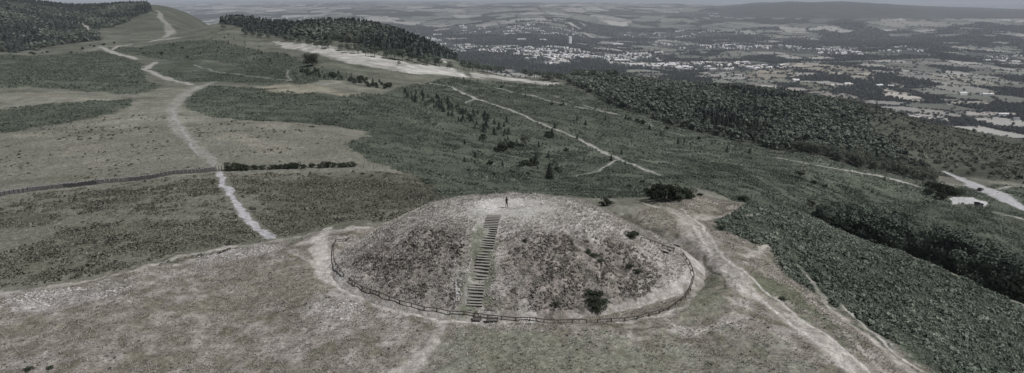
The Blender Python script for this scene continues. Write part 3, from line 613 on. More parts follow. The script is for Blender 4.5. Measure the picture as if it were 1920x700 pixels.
p = sites(['bracken_mid'], .98, 3, 165, 330); p = p[fbm(p[:,0], p[:,1], 9, 33, 3)+.2*(RNG.random(len(p))-.5) > .34]; p2 = sites(['bracken_mid', 'bracken_left', 'bracken_knoll'], 1.75, 4, 330, 620); p = np.concatenate([p, p2, sites(['bracken_left'], 1.5, 6, 200, 330)])
s2 = (.38+.85*sst(.25, .75, fbm(p[:,0], p[:,1], 5, 5, 2)))*(.75+.5*RNG.random(len(p)))*(.85+.0016*np.clip(p[:,1]-165, 0, 400)); print('bracken mid', len(p))
scatter('bracken', ferns, p, s2, [M['bracken']], 'wide spread of green bracken over the hillside beyond the mound', 'bracken', 5)
p = sites(['moor_near'], .8, 7, 98, 215); n_ = fbm(p[:,0], p[:,1]*2.2, 34, 65, 4); p = p[n_+.14*(1-sst(122, 150, p[:,1]))+.7*(fbm(p[:,0], p[:,1], 3, 8, 3)-.5)+.12*(RNG.random(len(p))-.5) > .44]; print('heather', len(p))
scatter('heather', lumps_, p, .25+.95*fbm(p[:,0], p[:,1], 4, 3, 2), [M['heather']], 'low dark heather and bilberry on the moor left of the mound', 'heather', 8)
R['moor_mid'] = poly((-100,382),(0,368),(200,342),(405,322),(760,318),(690,300),(650,272),(620,238),(400,222),(340,205),(250,205),(100,238),(0,252),(-100,255))
p = sites(['moor_near', 'moor_mid'], 1.15, 9, 105, 300); print('moor tufts', len(p))
scatter('moor_grass', tufts, p, .45+.6*RNG.random(len(p)), [M['tuft_moor']], 'tussocks of moor grass across the flat ground to the left', 'grass', 10)
p = sites(['rough_foot'], .47, 11, 62, 160, excl=('green_loop',)); r2 = np.hypot(p[:,0]-MX, (p[:,1]-MY)*KY); p = p[(r2 > 30.5) & (fbm(p[:,0], p[:,1], 2, 77, 3) > .40)]; print('tufts', len(p))
scatter('rough_grass', [tuft(k+30, 5, .34, .3, .06) for k in range(6)], p, .35+.55*RNG.random(len(p)), [M['tuft']], 'dry rough grass on the hilltop around the mound', 'grass', 12)
p = sites(['moor_mid', 'moor_near'], 3.2, 19, 150, 330); p = p[fbm(p[:,0], p[:,1], 18, 20, 3)+.3*(RNG.random(len(p))-.5) > .56]
scatter('heather', lumps_, p, .4+1.0*RNG.random(len(p))**2, [M['heather_dark']], 'scattered dark heather tufts on the pale moor either side of the path', 'heather', 17)
p = np.concatenate([sites(['bracken_left_far', 'bracken_far'], 3.2, 23, 380, 1150), sites(['bracken_mid'], 3.0, 24, 600, 760)]); p = p[fbm(p[:,0], p[:,1], 25, 27, 3)+.3*(RNG.random(len(p))-.5) > .40]
scatter('bracken', ferns, p, 1.1+1.5*RNG.random(len(p)), [M['bracken']], 'bracken on the far moor below the ridge', 'bracken', 18)
p = sites(['heath_far_right'], 4.2, 25, 380, 900); p = p[fbm(p[:,0], p[:,1], 30, 28, 3)+.25*(RNG.random(len(p))-.5) > .46]
scatter('heath', ferns, p, 1.4+2.6*RNG.random(len(p))**2, [M['heather']], 'low brown-green heath on the rounded hillside at the far right', 'heath', 19)
p = sites(['rough_foot'], 1.9, 21, 62, 140); r2 = np.hypot(p[:,0]-MX, (p[:,1]-MY)*KY); p = p[(r2 > 32) & (fbm(p[:,0], p[:,1], 5, 79, 3) > .54)]
scatter('bilberry', lumps_, p, .15+.3*RNG.random(len(p)), [M['heather']], 'dark low bilberry tufts in the rough grass of the foreground', 'ground cover', 13)
a_ = RNG.random(22000)*6.283; q_ = 28.5*np.sqrt(RNG.random(22000)); p = np.column_stack([MX+q_*np.cos(a_), MY+q_*np.sin(a_)/KY]); k = (q_ > 6+6*RNG.random(22000)) & ~inside(R['stair_green'], p[:,0]/p[:,1], np.log(p[:,1])); p = p[k]
p = np.column_stack([p, mound_z(p[:,0], p[:,1])]); dk = inside(R['mound_right'], p[:,0]/p[:,1], np.log(p[:,1])) | inside(R['mound_left'], p[:,0]/p[:,1], np.log(p[:,1]))
scatter('rough_grass', [tuft(k+30, 5, .34, .3, .06) for k in range(6)], p, .35+.6*RNG.random(len(p)), [M['tuft_pale']], 'dry pale grass on the upper slopes of the mound', 'grass', 14)
dk &= (fbm(p[:,0], p[:,1], 1.6, 7, 2)+.4*(fbm(p[:,0], p[:,1], 6, 8, 2)-.5)+.25*(RNG.random(len(p))-.5) > .50); scatter('dead_heather', [lump(90+k, 10) for k in range(6)], p[dk], .18+.42*RNG.random(dk.sum()), [M['stem']], 'brown dead heather stems on the steep front of the mound', 'heather', 15)
def pebble(seed):
    rng = np.random.default_rng(seed); b = MB(); b.box((0,0,0), (.5,.38,.22), 0, 0, .7); V = np.array(b.V)+rng.normal(size=(8,3))*.05; return V, np.array(b.F)
pebs = [pebble(k) for k in range(6)]
p = sites(['scree1', 'scree2', 'scree3'], .42, 31, 60, 130); p = p[fbm(p[:,0], p[:,1], 4, 78, 3) > .50]; print('scree', len(p))
scatter('scree', pebs, p, .35+.6*RNG.random(len(p))**2, [M['stone']], 'pale broken stones scattered through the grass along the rampart', 'stones', 16)

# ------------------------------------------------------------------ trees and shrubs
def make_proto(kind, arr, leafmat, split):
    (V, Fq), (tv, tf) = arr
    if split: return dict(kind=kind, crown=mesh_np('crown', V, Fq, [leafmat]), trunk=mesh_np('trunk', tv, tf, [M['bark']], smooth=True))
    Vc, Fc_, mi = cat_mesh([(V, Fq, 0), (tv, tf, 1)]); return dict(kind=kind, one=mesh_np(kind, Vc, Fc_, [leafmat, M['bark']], mi))
def plant(pr, x, y, z, sc, label, cat, group=None, zs=1.0):
    if 'one' in pr: o = link(pr['kind'], pr['one'])
    else:
        o = link(pr['kind'], None); o.empty_display_size = .1
        link('trunk', pr['trunk'], o); link('crown', pr['crown'], o)
    o.location = (x, y, z); o.rotation_euler = (0, 0, random.random()*6.283); o.scale = (sc, sc, sc*zs); return tag(o, label, cat, group)
BIG = [make_proto('broadleaf_tree', broadleaf(100+k, 10, 12, 20, 5200, .46, .05), M['leaf'], True) for k in range(4)]
ROUND = make_proto('broadleaf_tree', broadleaf(120, 10, 11.5, 60, 5200, .38, .02), M['gorse'], True)
MED = [make_proto('broadleaf_tree', broadleaf(130+k, 10, 9.5, 24, 900, .62), M['leaf'], False) for k in range(4)]
MEDP = [make_proto('broadleaf_tree', broadleaf(140+k, 10, 10.5, 24, 900, .62), M['leafpale'], False) for k in range(3)]
CONB = [make_proto('conifer_tree', conifer(150+k, 8, 6.4, 2600, .34), M['needle'], True) for k in range(3)]
CON = [make_proto('conifer_tree', conifer(160+k, 8, 7.0, 620, .55), M['needle'], False) for k in range(4)]
SHR = [make_proto('gorse_bush', bush(170+k, 1.6, 3.0, 1400, .17), M['gorse'], True) for k in range(4)]
SHRS = [make_proto('shrub', bush(180+k, 1.8, 2.8, 420, .3), M['gorse'], False) for k in range(4)]
SHRP = [make_proto('shrub', bush(190+k, 2.0, 3.0, 900, .22), M['leafpale'], True) for k in range(3)]
def at_px(pr, u, v, hpx, H, label, cat, group=None, Y=None, zs=1.0, sink=.1):
    x, y, z = hit(u, v, Y); d = depth_of(x, y, z); sc = hpx*d/F/H; return plant(pr, x, y, z-sink*sc, sc, label, cat, group, zs)
# single trees and shrubs one can point to
at_px(ROUND, 586, 124, 31, 10, 'big round dark tree standing alone below the pale field strip', 'tree', zs=.85)
at_px(CONB[0], 1030, 336, 32, 8, 'largest dark conifer on the bracken slope above the mound', 'tree')
at_px(MEDP[0], 986, 276, 26, 10, 'airy grey-green birch among dark bushes above the mound', 'tree')
at_px(SHRP[0], 1501, 336, 19, 2.0, 'pale round bush beside the track on the right slope', 'bush')
at_px(SHR[0], 1135, 386, 14, 1.6, 'single dark gorse bush behind the right shoulder of the mound', 'bush')
for i, (u, v, h_) in enumerate(((1228,372,24),(1246,374,30),(1268,374,28),(1288,372,20))): at_px(SHR[i % 4], u, v, h_, 1.6, 'dark gorse in the thicket behind the trampled platform', 'bush', 'gorse thicket behind the platform')
at_px(SHR[1], 1392, 378, 14, 1.6, 'low dark gorse right of the thicket, at the platform edge', 'bush', zs=.8)
at_px(SHR[2], 1312, 368, 8, 1.6, 'flat gorse bush just right of the thicket', 'bush', zs=.7)
at_px(SHR[1], 1455, 480, 6, 1.6, 'small flattened dark bush on the grass beside the near bracken', 'bush', zs=.5)
at_px(SHR[0], 1466, 562, 9, 1.6, 'small dark bush on the bank beside the lower right track', 'bush', zs=.6)
at_px(SHR[3], 1185, 445, 16, 1.6, 'dark gorse where the ring fence meets the mound at the right', 'bush', zs=.8)
for u, v, h_, k, lab in ((1124,580,13,0,'lowest piece of the long gorse patch on the mound front'),(1116,572,15,1,'second piece from the bottom of the long gorse patch on the mound front'),(1130,566,12,2,'right edge of the long gorse patch on the mound front'),
                        (1112,560,15,3,'middle of the long gorse patch on the mound front'),(1104,550,12,0,'upper left end of the long gorse patch on the mound front'),(1122,553,11,1,'upper right end of the long gorse patch on the mound front'),
                        (1102,472,9,3,'left of the low gorse patches high on the mound'),(1114,480,9,0,'middle of the low gorse patches high on the mound'),(1124,490,8,2,'right of the low gorse patches high on the mound'),(1043,571,9,2,'small round gorse near the mound foot'),
                        (1180,500,10,1,'left faded gorse patch on the right shoulder of the mound'),(1192,510,10,3,'right faded gorse patch on the right shoulder of the mound'),(985,452,6,2,'tiny gorse beside the upper right of the stair')):
    at_px(SHR[k], u, v, h_*1.25, 1.6, lab, 'bush', zs=.42)
for u, h_ in ((435,17),(450,13),(462,11),(478,10),(492,9),(508,8),(528,9),(548,12),(556,12),(585,9),(570,8),(600,8),(518,9),(538,9),(648,9),(612,12),(624,10),(640,9),(660,10)):
    v = 320-(u-425)*.03; at_px(SHR[int(u) % 4], u, v, h_*.95, 1.6, 'dark gorse in the broken hedge right of the gateway', 'bush', 'hedge along the wire fence')
at_px(SHR[2], 55, 694, 11, 1.6, 'dark tussocky bush at the lower left corner, left of the pair', 'bush', zs=.6); at_px(SHR[1], 95, 692, 9, 1.6, 'dark tussocky bush at the lower left corner, right of the pair', 'bush', zs=.6)
at_px(SHRS[0], 272, 6, 5, 1.8, 'bush on the far ridge crest at the top left', 'bush'); at_px(MED[0], 419, 55, 11, 10, 'dark tree alone on the ridge flank before the plantation', 'tree'); at_px(MED[1], 462, 69, 10, 10, 'small dark tree at the near corner of the plantation', 'tree')
at_px(MED[2], 748, 123, 8, 10, 'small boxy tree in the grass below the field strip', 'tree')
sap = [(991,311,14,'b'),(978,312,11,'b'),(1002,310,12,'b'),(1005,299,12,'c'),(1028,297,10,'c'),(1039,309,9,'c'),(942,311,9,'c'),(942,284,15,'b'),(932,286,10,'b'),(959,278,13,'b'),(1010,276,10,'c'),(969,267,7,'c'),(891,296,11,'c'),(890,307,7,'c'),(871,304,9,'c'),(919,311,10,'b'),
    (871,271,8,'c'),(1035,259,16,'c'),(1027,258,11,'b'),(1040,241,10,'c'),(1082,261,9,'c'),(1146,302,10,'c'),(1172,311,8,'c'),(1165,290,9,'c'),(950,230,11,'c'),(1082,226,9,'c'),(1098,235,9,'c'),(1004,217,6,'c'),(1135,226,8,'c'),(1173,224,8,'c'),(1114,221,5,'c'),(985,184,7,'c'),
    (995,186,5,'c'),(1057,184,5,'c'),(1116,206,5,'c'),(1054,199,6,'b'),(1035,197,5,'b'),(954,186,6,'c'),(925,174,5,'c'),(1196,230,7,'b'),(1205,233,8,'b'),(1218,243,9,'c'),(1239,255,9,'c'),(1251,243,6,'b'),(1271,271,11,'c'),(1363,286,11,'c'),(1335,271,6,'c'),(1283,268,8,'c'),(1294,274,5,'c'),(1405,288,9,'c'),
    (1310,262,6,'b'),(1180,226,6,'b'),(1005,168,4,'c'),(870,150,4,'c'),(895,160,4,'c'),(940,165,5,'b'),(812,236,5,'c'),(755,232,4,'c'),(1128,207,4,'c'),(1525,345,8,'b'),(1545,352,7,'b'),(1455,325,5,'c'),(1857,474,13,'c'),
    (840,220,9,'c'),(860,228,8,'c'),(905,262,10,'b'),(990,330,7,'b'),(1045,322,9,'b'),(1008,318,7,'c'),(947,268,8,'c'),(1062,284,7,'b'),(1095,300,6,'c'),(1205,345,8,'b'),(1180,352,7,'b'),(960,325,7,'b'),(925,330,6,'b'),(880,322,5,'b')]
for u, v, h_, kd in sap:
    if kd == 'c': at_px(random.choice(CON), u, v, h_*1.2, 8, 'small dark conifer sapling scattered in the bracken beyond the mound', 'tree', 'saplings scattered over the bracken')
    else: at_px(random.choice(SHRS), u, v, h_*1.05, 1.8, 'small dark shrub scattered in the bracken beyond the mound', 'bush', 'shrubs scattered over the bracken')
R['sap_band1'] = poly((752,168),(830,186),(900,214),(950,240),(962,268),(900,248),(830,216),(760,186)); R['sap_band2'] = poly((560,128),(640,140),(725,155),(725,168),(640,152),(560,142)); R['sap_band3'] = poly((560,140),(640,150),(735,168),(740,160),(640,142),(570,132))
R['sap_hill'] = poly((390,60),(470,75),(540,100),(560,125),(480,120),(400,95)); R['sap_left'] = poly((0,102),(200,78),(340,84),(420,100),(380,112),(200,96),(60,104),(0,112))
R['scrub_right'] = poly((1700,290),(1780,300),(1920,300),(2000,310),(2000,345),(1920,338),(1800,330),(1740,322))
groups = (('sap_band1', 7.2, 4.2, 'c', 'young conifer in the planted belt above the right end of the mound', 'conifer belt above the mound'), ('sap_band2', 9, 4.2, 'c', 'young conifer in the belt below the pale field strip', 'conifer belt below the field strip'),
          ('sap_band3', 10, 5, 'b', 'low scrub bush in the belt below the pale field strip', 'scrub below the field strip'), ('sap_hill', 24, 3.4, 'c', 'tiny dark sapling on the far slope before the plantation', 'saplings on the far slope'),
          ('sap_left', 40, 4, 'b', 'tiny dark shrub along the edge of the far moor at the left', 'shrubs on the far moor'), ('scrub_right', 12, 5.5, 'p', 'rounded grey-green bush on the heath at the far right', 'bushes on the far right heath'))
for nm, sp, H, kd, lab, gr in groups:
    ps = sites([nm], sp, len(nm)+40, 100, 1600); print(nm, len(ps))
    for x, y, z in ps[:110]:
        hh = H*random.uniform(.55, 1.15)
        if kd == 'c': plant(random.choice(CON), x, y, z, hh/8*1.25, lab, 'tree', gr, .72)
        elif kd == 'b': plant(random.choice(SHRS), x, y, z, hh/1.8*.7, lab, 'bush', gr)
        else: plant(random.choice(MEDP), x, y, z-.8, hh/10*.9, lab, 'bush', gr, .8)
# the row of big trees in the dip at the right
row = [(1545,232,34,0),(1568,236,40,1),(1592,232,44,2),(1618,234,52,0),(1645,228,56,1),(1672,224,56,3),(1700,222,62,2),(1728,218,60,0),(1755,214,62,1),(1785,208,66,3),(1812,204,66,2),(1842,200,72,0),(1872,194,76,1),(1900,190,80,3),(1930,186,84,2),(1962,182,84,0),(2000,178,84,1)]
for u, Y, hp, k in row:
    t = .36+(u-1545)*.0003; x = s_of(u, t)*Y; z = float(ground_z(x, Y)); d = depth_of(x, Y, z); sc = hp*d/F/10*1.3
    plant(BIG[k], x, Y, z-.4*sc, sc, 'large dark leafy tree in the row sheltering behind the near bracken slope', 'tree', 'tree row behind the bracken slope')
for u, v, hp, pr in ((1806,452,22,SHRP[0]),(1822,462,18,SHRP[1]),(1700,416,18,SHRP[2]),(1682,408,14,SHRP[0]),(1520,386,14,SHRP[1])):
    at_px(pr, u, v, hp, 2.0, 'pale bush at the back edge of the big tree row', 'bush', 'pale bushes behind the tree row')
for u, v, hp in ((1745,352,12),(1758,358,16),(1770,364,18),(1784,366,16),(1798,367,12),(1740,366,12),(1762,374,14),(1838,358,6)):
    at_px(random.choice(SHR), u, v, hp, 1.6, 'dark scrub bush beside the small car park', 'bush', 'scrub around the car park')
# tree line behind the pale field
for i, u in enumerate(list(range(868, 1062, 9))+[1075,1088,1100,1112,1122,1134,1146,1158]):
    vb = 133+(u-868)*.115 if u < 1065 else 152; x, y, z = hit(u, vb); hh = random.uniform(8, 12.5)
    plant(random.choice(MED), x, y+random.uniform(0, 20), z-.5, hh/10, 'dark round tree in the line at the lower end of the field strip', 'tree', 'tree line at the field strip')
for u, v in ((600,92),(612,94),(636,97),(650,100),(668,104),(682,106),(700,109),(722,112),(738,114),(752,115),(770,117),(785,121),(800,121),(815,124),(560,84),(545,81),(532,79),(800,126),(822,126),(842,131),(535,79),(500,74),(485,72),(470,70),(578,88),(455,67),(590,90)):
    x, y, z = hit(u, v); hh = random.uniform(8, 12); plant(random.choice(MED), x, y+8, z-.5, hh/10, 'dark round tree along the upper edge of the pale field strip', 'tree', 'round trees before the plantation')
# forests: the trees that show largest are trees of their own, the rest one mass each
lowb = [broadleaf(200+k, 10, 11.5, 6, 90, 2.5)[0] for k in range(6)]; lowc = [conifer(210+k, 10, 7.4, 76, 1.9)[0] for k in range(5)]
def forest(name, regs, sp, y0, y1, hmean, conf, seed, lab_b, lab_c, gr, n_ind, sname, slabel, excl=()):
    p = sites(regs, sp, seed, y0, y1, excl); p = p[visible(p, 9, 60)]; p = p[np.argsort(p[:,1])]; print(name, len(p))
    con = fbm(p[:,0], p[:,1], 90, seed, 3)+.12*(np.random.default_rng(seed).random(len(p))-.5) > conf; con &= ~((p[:,0]/p[:,1] > .42) & (name == 'right')); hh = hmean*(.7+.6*np.random.default_rng(seed+1).random(len(p)))*(1+.25*con)
    nb = nc_ = 0; rest = np.ones(len(p), bool)
    for i, (x, y, z) in enumerate(p):
        if con[i] and nc_ < n_ind[1]: nc_ += 1; plant(random.choice(CON), x, y, z-.3, hh[i]/8, lab_c, 'tree', gr+' conifers'); rest[i] = False
        elif not con[i] and nb < n_ind[0]: nb += 1; plant(random.choice(MEDP+MED[:1] if x/y > .3 else MED+MEDP[:1]), x, y, z-.3, hh[i]/10, lab_b, 'tree', gr+' broadleaves'); rest[i] = False
        if nb >= n_ind[0] and nc_ >= n_ind[1]: break
    V = []; 
    rng = np.random.default_rng(seed+5)
    for cflag, tps_, mi in ((False, lowb, 0), (True, lowc, 1)):
        for t_i, tp in enumerate(tps_):
            q = np.nonzero(rest & (con == cflag) & ((np.arange(len(p)) % len(tps_)) == t_i))[0]
            if len(q): a, b = scatter_mesh(tp[0], tp[1], p[q]-np.array((0,0,.5)), hh[q]/10, rng); V.append((a, b, mi))
    V, Fq, m = cat_mesh(V); tag(link(sname, mesh_np(sname, V, Fq, [M['forest'], M['forestneedle']], m)), slabel, 'woodland', kind='stuff')
forest('right', ['forest_right'], 5.6, 380, 1000, 5.6, .64, 301, 'round broadleaf tree in the mixed wood on the right hillside', 'dark conifer in the mixed wood on the right hillside', 'right hillside wood', (105, 45), 'mixed_woodland', 'dense mixed woodland covering the right hillside above the fields')
p = sites(['heath_far_right'], 8.5, 361, 380, 860); p = p[(p[:,0]/p[:,1] < .50+.12*np.random.default_rng(5).random(len(p))) | (np.random.default_rng(6).random(len(p)) < .10)]; print('scrub', len(p))
scatter('scrub', lowb, p-np.array((0, 0, .3)), .16+.30*RNG.random(len(p)), [M['forest']], 'scattered low scrub thinning out over the heath right of the wood', 'scrub', 362)
forest('strip', ['forest_strip'], 7.6, 700, 1500, 8.2, .42, 311, 'broadleaf tree in the dark plantation beyond the field strip', 'tall conifer in the dark plantation beyond the field strip', 'plantation beyond the field strip', (30, 25), 'conifer_plantation', 'tall dark conifer plantation beyond the pale field strip')
forest('left', ['forest_left'], 10.5, 900, 2400, 9, .50, 321, 'round tree along the near edge of the forest at the top left', 'dark conifer along the near edge of the forest at the top left', 'top left forest', (25, 12), 'hill_forest', 'dark forest covering the hillside at the top left', excl=('forest_left_clearing',))

# ------------------------------------------------------------------ the valley: woods, hedges, town
rng = np.random.default_rng(401); n = 170000
Yr = np.exp(rng.uniform(math.log(1500), math.log(9500), n)); Xr = rng.uniform(-.3, .78, n)*Yr; g = ground_z(Xr, Yr)
op, hd, kk, wd = valley_cover(Xr, Yr); infield = np.zeros(n, bool); intown = np.zeros(n, int)
for pts, n_ in TOWN: intown += inside(poly(*pts), Xr/Yr, np.log(Yr))
for nm, c in VFIELDS: infield |= inside(R[nm], Xr/Yr, np.log(Yr))
k = (g < -150) & ((~infield & ~op & (rng.random(n) < .55)) | (hd & (rng.random(n) < .9)) | (rng.random(n) < .02)) & ~((intown > 0) & (rng.random(n) < .72)); p = np.column_stack([Xr, Yr, g])[k]; hedge_ = (hd & op)[k]
vk = visible(p, 8, 30); p = p[vk][:52000]; hedge_ = hedge_[vk][:52000]; print('valley trees', len(p))
def blob(seed):
    rg = np.random.default_rng(seed); d = rg.normal(size=(16, 3)); d[:,2] = np.abs(d[:,2]); d /= np.linalg.norm(d, axis=1)[:,None]; return out_quads(d*np.array((4.6,4.6,5.2))+np.array((0,0,1.5)), d, 4.6, rg, .3)
scatter('valley_woods', [blob(k) for k in range(6)], p, (.55+.6*rng.random(len(p))+.00007*p[:,1])*np.where(hedge_, .6, 1), [M['valleyleaf']], 'hedgerow trees and woods between the fields of the far valley', 'woodland', 402)
def house_mesh(wall, roof, L_=11, W_=8, H=5.2, rf=2.6, ch=True):
    b = MB(); b.box((0,0,H/2-1), (L_, W_, H+2), 0, 0); o = .4
    for s_ in (-1, 1): b.quad((-L_/2-o, s_*(W_/2+o), H-.1), (L_/2+o, s_*(W_/2+o), H-.1), (L_/2+o, 0, H+rf), (-L_/2-o, 0, H+rf), 1)
    for s_ in (-1, 1): b.quad((s_*L_/2, -W_/2, H), (s_*L_/2, W_/2, H), (s_*L_/2, .01, H+rf-.2), (s_*L_/2, -.01, H+rf-.2), 0)
    if ch: b.box((L_*.3, .6, H+rf), (.9, .7, 1.6), 0, 2)
    for x in (-L_*.3, 0, L_*.3):
        for s_ in (-1, 1):
            b.box((x, s_*(W_/2+.02), H*.72), (1.2, .06, 1.2), 0, 3); b.box((x, s_*(W_/2+.02), H*.25), (1.2, .06, 1.3), 0, 3)
    return b.mesh('house', [wall, roof, M['brick'], M['window']])
HM = [house_mesh(M['white'], M['slate']), house_mesh(M['cream'], M['sunlitrf'], 16, 8.5, 5.4), house_mesh(M['white'], M['sunlitrf'], 24, 8, 5.6), house_mesh(M['cream'], M['cream'], 13, 9, 5)]
def town(pts, n, spread=1.0, jit=None):
    """houses in short streets inside a traced part of the valley"""
    pg = poly(*pts); out = []; tries = 0
    ys = np.exp(pg[:,1]); xs = pg[:,0]*ys
    while len(out) < n and tries < n*20:
        tries += 1; x, y = random.uniform(xs.min(), xs.max()), math.exp(random.uniform(pg[:,1].min(), pg[:,1].max()))
        if not inside(pg, np.array([x/y]), np.array([math.log(y)]))[0]: continue
        a = random.uniform(-1.4, 1.6); m = random.randint(2, 6)
        for q in range(m):
            xx, yy = x+math.cos(a)*q*30+random.gauss(0, 5), y+math.sin(a)*q*30+random.gauss(0, 12); out.append((xx, yy, a+random.choice((0, 1.57))+random.gauss(0, .06)))
    return out[:n]
H_ = []
for pts, n_ in TOWN:
    for x, y, a in town(pts, n_): H_.append((x, y, a))
for u, v in ((1588,160),(1594,161),(1648,163),(1670,164),(1838,178),(1850,180),(1858,179),(1488,152),(1492,153),(1560,163),(1905,226),(1880,218),(1805,178),(1465,130)):
    x, y, z = hit(u, v); H_.append((x, y, random.uniform(-.4, .4)))
H_.sort(key=lambda q: q[1]); Hp = np.array(H_); Hz = ground_z(Hp[:,0], Hp[:,1]); hv = visible(np.column_stack([Hp[:,:2], Hz]), 6, 40); print('houses', len(Hp), hv.sum())
idx = np.nonzero(hv)[0]; restb = []
for c_, i in enumerate(idx):
    x, y, a = H_[i]; z = float(Hz[i]); me_ = random.choice(HM)
    if c_ < 300:
        o = link('house', me_); o.location = (x, y, z); o.rotation_euler = (0, 0, a); o.scale = (1.5,)*3
        near_ = y < 3300
        tag(o, 'pale farmhouse or outbuilding among the hedged fields at the right' if near_ else 'small pale house with slate roof in the town on the valley floor', 'house', 'farm buildings in the fields' if near_ else 'houses of the valley town')
    else: restb.append((x, y, z, a))
V = []; rb = MB()
for x, y, z, a in restb:
    m = random.random(); Lh = random.choice((11, 11, 14, 20)); rb.box((x, y, z+3.3), (Lh, 11, 10), a, 0 if m < .6 else 1)
    ca_, sa_ = math.cos(a), math.sin(a); L2, W2 = Lh/2+.4, 5.9
    def tr(px_, py_, pz_): return (x+px_*ca_-py_*sa_, y+px_*sa_+py_*ca_, z+pz_)
    for s_ in (-1, 1): rb.quad(tr(-L2, s_*W2, 8.25), tr(L2, s_*W2, 8.25), tr(L2, 0, 11.5), tr(-L2, 0, 11.5), 2)
tag(rb.build('far_houses', [M['white'], M['cream'], M['sunlitrf']]), 'pale houses of the far town merging into rows', 'houses', kind='stuff')
# big sheds and long blocks
sheds = (((1368,86),95,30,0.05,'white'),((1158,84),110,28,.1,'white'),((1163,115),80,24,.05,'white'),((1235,100),70,24,.05,'white'),((1245,93),60,22,0,'cream'),((1238,62),130,26,0,'cream'),((1270,60),60,26,0,'white'),((978,75),80,30,.1,'white'),((1018,76),60,30,.2,'white'),
         ((1608,100),42,26,0,'white'),((1612,104),46,20,.3,'white'),((1582,102),50,24,.1,'white'),((1538,101),40,18,0,'white'),((1667,96),26,14,0,'white'),((1250,124),40,20,.3,'white'),((1262,124),36,20,0,'white'),((700,112),1,1,0,''),((820,66),90,30,.1,'white'),((1320,100),60,20,0,'cream'),((1180,62),60,24,0,'cream'))
labs = ['long white shed with low roof on the valley floor, right of the tower block', 'white warehouse beyond the town centre', 'white works building on the near side of the town', 'white retail shed in the middle of the town', 'cream block beside a white retail shed', 'long pale institution on the wooded rise', 'white wing at the right end of the long pale institution',
        'white hall left of the tower block', 'white hall close to the tower block', 'bright white shed at the right end of the valley village', 'bright white shed in front of another at the village end', 'long white shed in the valley village', 'small white shed at the left of the valley village', 'tiny white barn alone in the valley woods', 'white building in the near white cluster', 'second white building in the near white cluster', '', 'white works at the left of the town', 'cream block in the middle distance', 'pale block on the wooded rise']
for ((u, v), L_, W_, a, mt), lab in zip(sheds, labs):
    if not mt: continue
    x, y, z = hit(u, v); b = MB(); H = 9; b.box((0,0,H/2-1), (L_, W_, H+2)); o = empty('shed', (x, y, z), a, lab, 'shed')
    b.build('wall', [M[mt]], o); r2_ = MB()
    for s_ in (-1, 1): r2_.quad((-L_/2-.5, s_*(W_/2+.5), H+.06), (L_/2+.5, s_*(W_/2+.5), H+.06), (L_/2+.5, 0, H+3), (-L_/2-.5, 0, H+3))
    for s_ in (-1, 1): r2_.quad((s_*L_/2, -W_/2, H+.05), (s_*L_/2, W_/2, H+.05), (s_*L_/2, .1, H+2.9), (s_*L_/2, -.1, H+2.9))
    r2_.build('roof', [M['white'] if mt == 'white' else M['slate']], o)
x, y, z = hit(1068, 83); o = empty('tower_block', (x, y, z), .6, 'tall white tower block rising over the town', 'tower block')
b = MB(); b.box((0,0,30), (24, 18, 68)); b.build('body', [M['white']], o); b = MB(); b.box((1,0,66), (7, 8, 4)); b.build('roof_box', [M['cream']], o)
b = MB(); b.box((15.1,0,31), (6, 14, 66)); b.build('stair_shaft', [M['cream']], o)
for k in range(20):
    b = MB(); b.box((0, -9.03, 3+k*3), (18, .08, .7)); b.build('window', [M['window']], o)
x, y, z = hit(676, 43); o = empty('chimney', (x, y, z), 0, 'thin pale works chimney beyond the plantation', 'chimney'); b = MB(); b.tube([(0,0,-5),(0,0,40),(0,0,75)], [4,3.2,2.6], 10); b.build('stack', [M['white']], o)
b = MB(); b.tube([(0,0,73),(0,0,76)], [3.1,3.1], 10); b.build('rim', [M['cream']], o)
# ------------------------------------------------------------------ stair on the mound
stairA = hits([(927,405),(922,420),(915,450),(908,485),(900,524)]); stairB = hits([(894,535),(890,574)])
def flight(pts, n, label):
    P_ = [Vector(q) for q in pts]; root = empty('staircase', P_[-1], 0, label, 'stairs'); ls = [0]
    for a, b in zip(P_, P_[1:]): ls.append(ls[-1]+(b-a).length)
    for k in range(n):
        d = ls[-1]*k/(n-1); i = max(j for j in range(len(ls)-1) if ls[j] <= d+1e-6); p = P_[i].lerp(P_[i+1], (d-ls[i])/(ls[i+1]-ls[i])); 
        dr = (P_[i+1]-P_[i]); rz = math.atan2(dr.y, dr.x)+math.pi/2+random.gauss(0, .015); z = float(mound_z(p.x, p.y))
        wd_ = 2.15+random.gauss(0, .06); b = MB(); b.box((p.x-root.location.x, p.y-root.location.y, z+.14-root.location.z), (wd_, .30, .07), rz, 0)
        b.box((p.x-root.location.x-.0, p.y-root.location.y-.06, z-.10-root.location.z), (wd_-.04, .12, .40), rz, 1); b.build('step', [M['woodpale'], M['riser']], root)
flight(stairA, 28, 'long upper flight of timber steps climbing the front of the mound'); flight(stairB, 8, 'short lower flight of timber steps at the foot of the mound')
q = hits([(1262,458),(1253,462),(1246,466),(1240,470)]); root = empty('staircase', q[-1], 0, 'four timber steps down the bank to the ring fence at the right', 'stairs')
for i, (x, y, z) in enumerate(q):
    b = MB(); b.box((x-q[-1][0], y-q[-1][1], z+.1-q[-1][2]), (2.6,.3,.08), -.75, 0); b.box((x-q[-1][0], y-q[-1][1]-.05, z-.08-q[-1][2]), (2.55,.12,.3), -.75, 1); b.build('step', [M['woodpale'], M['riser']], root)
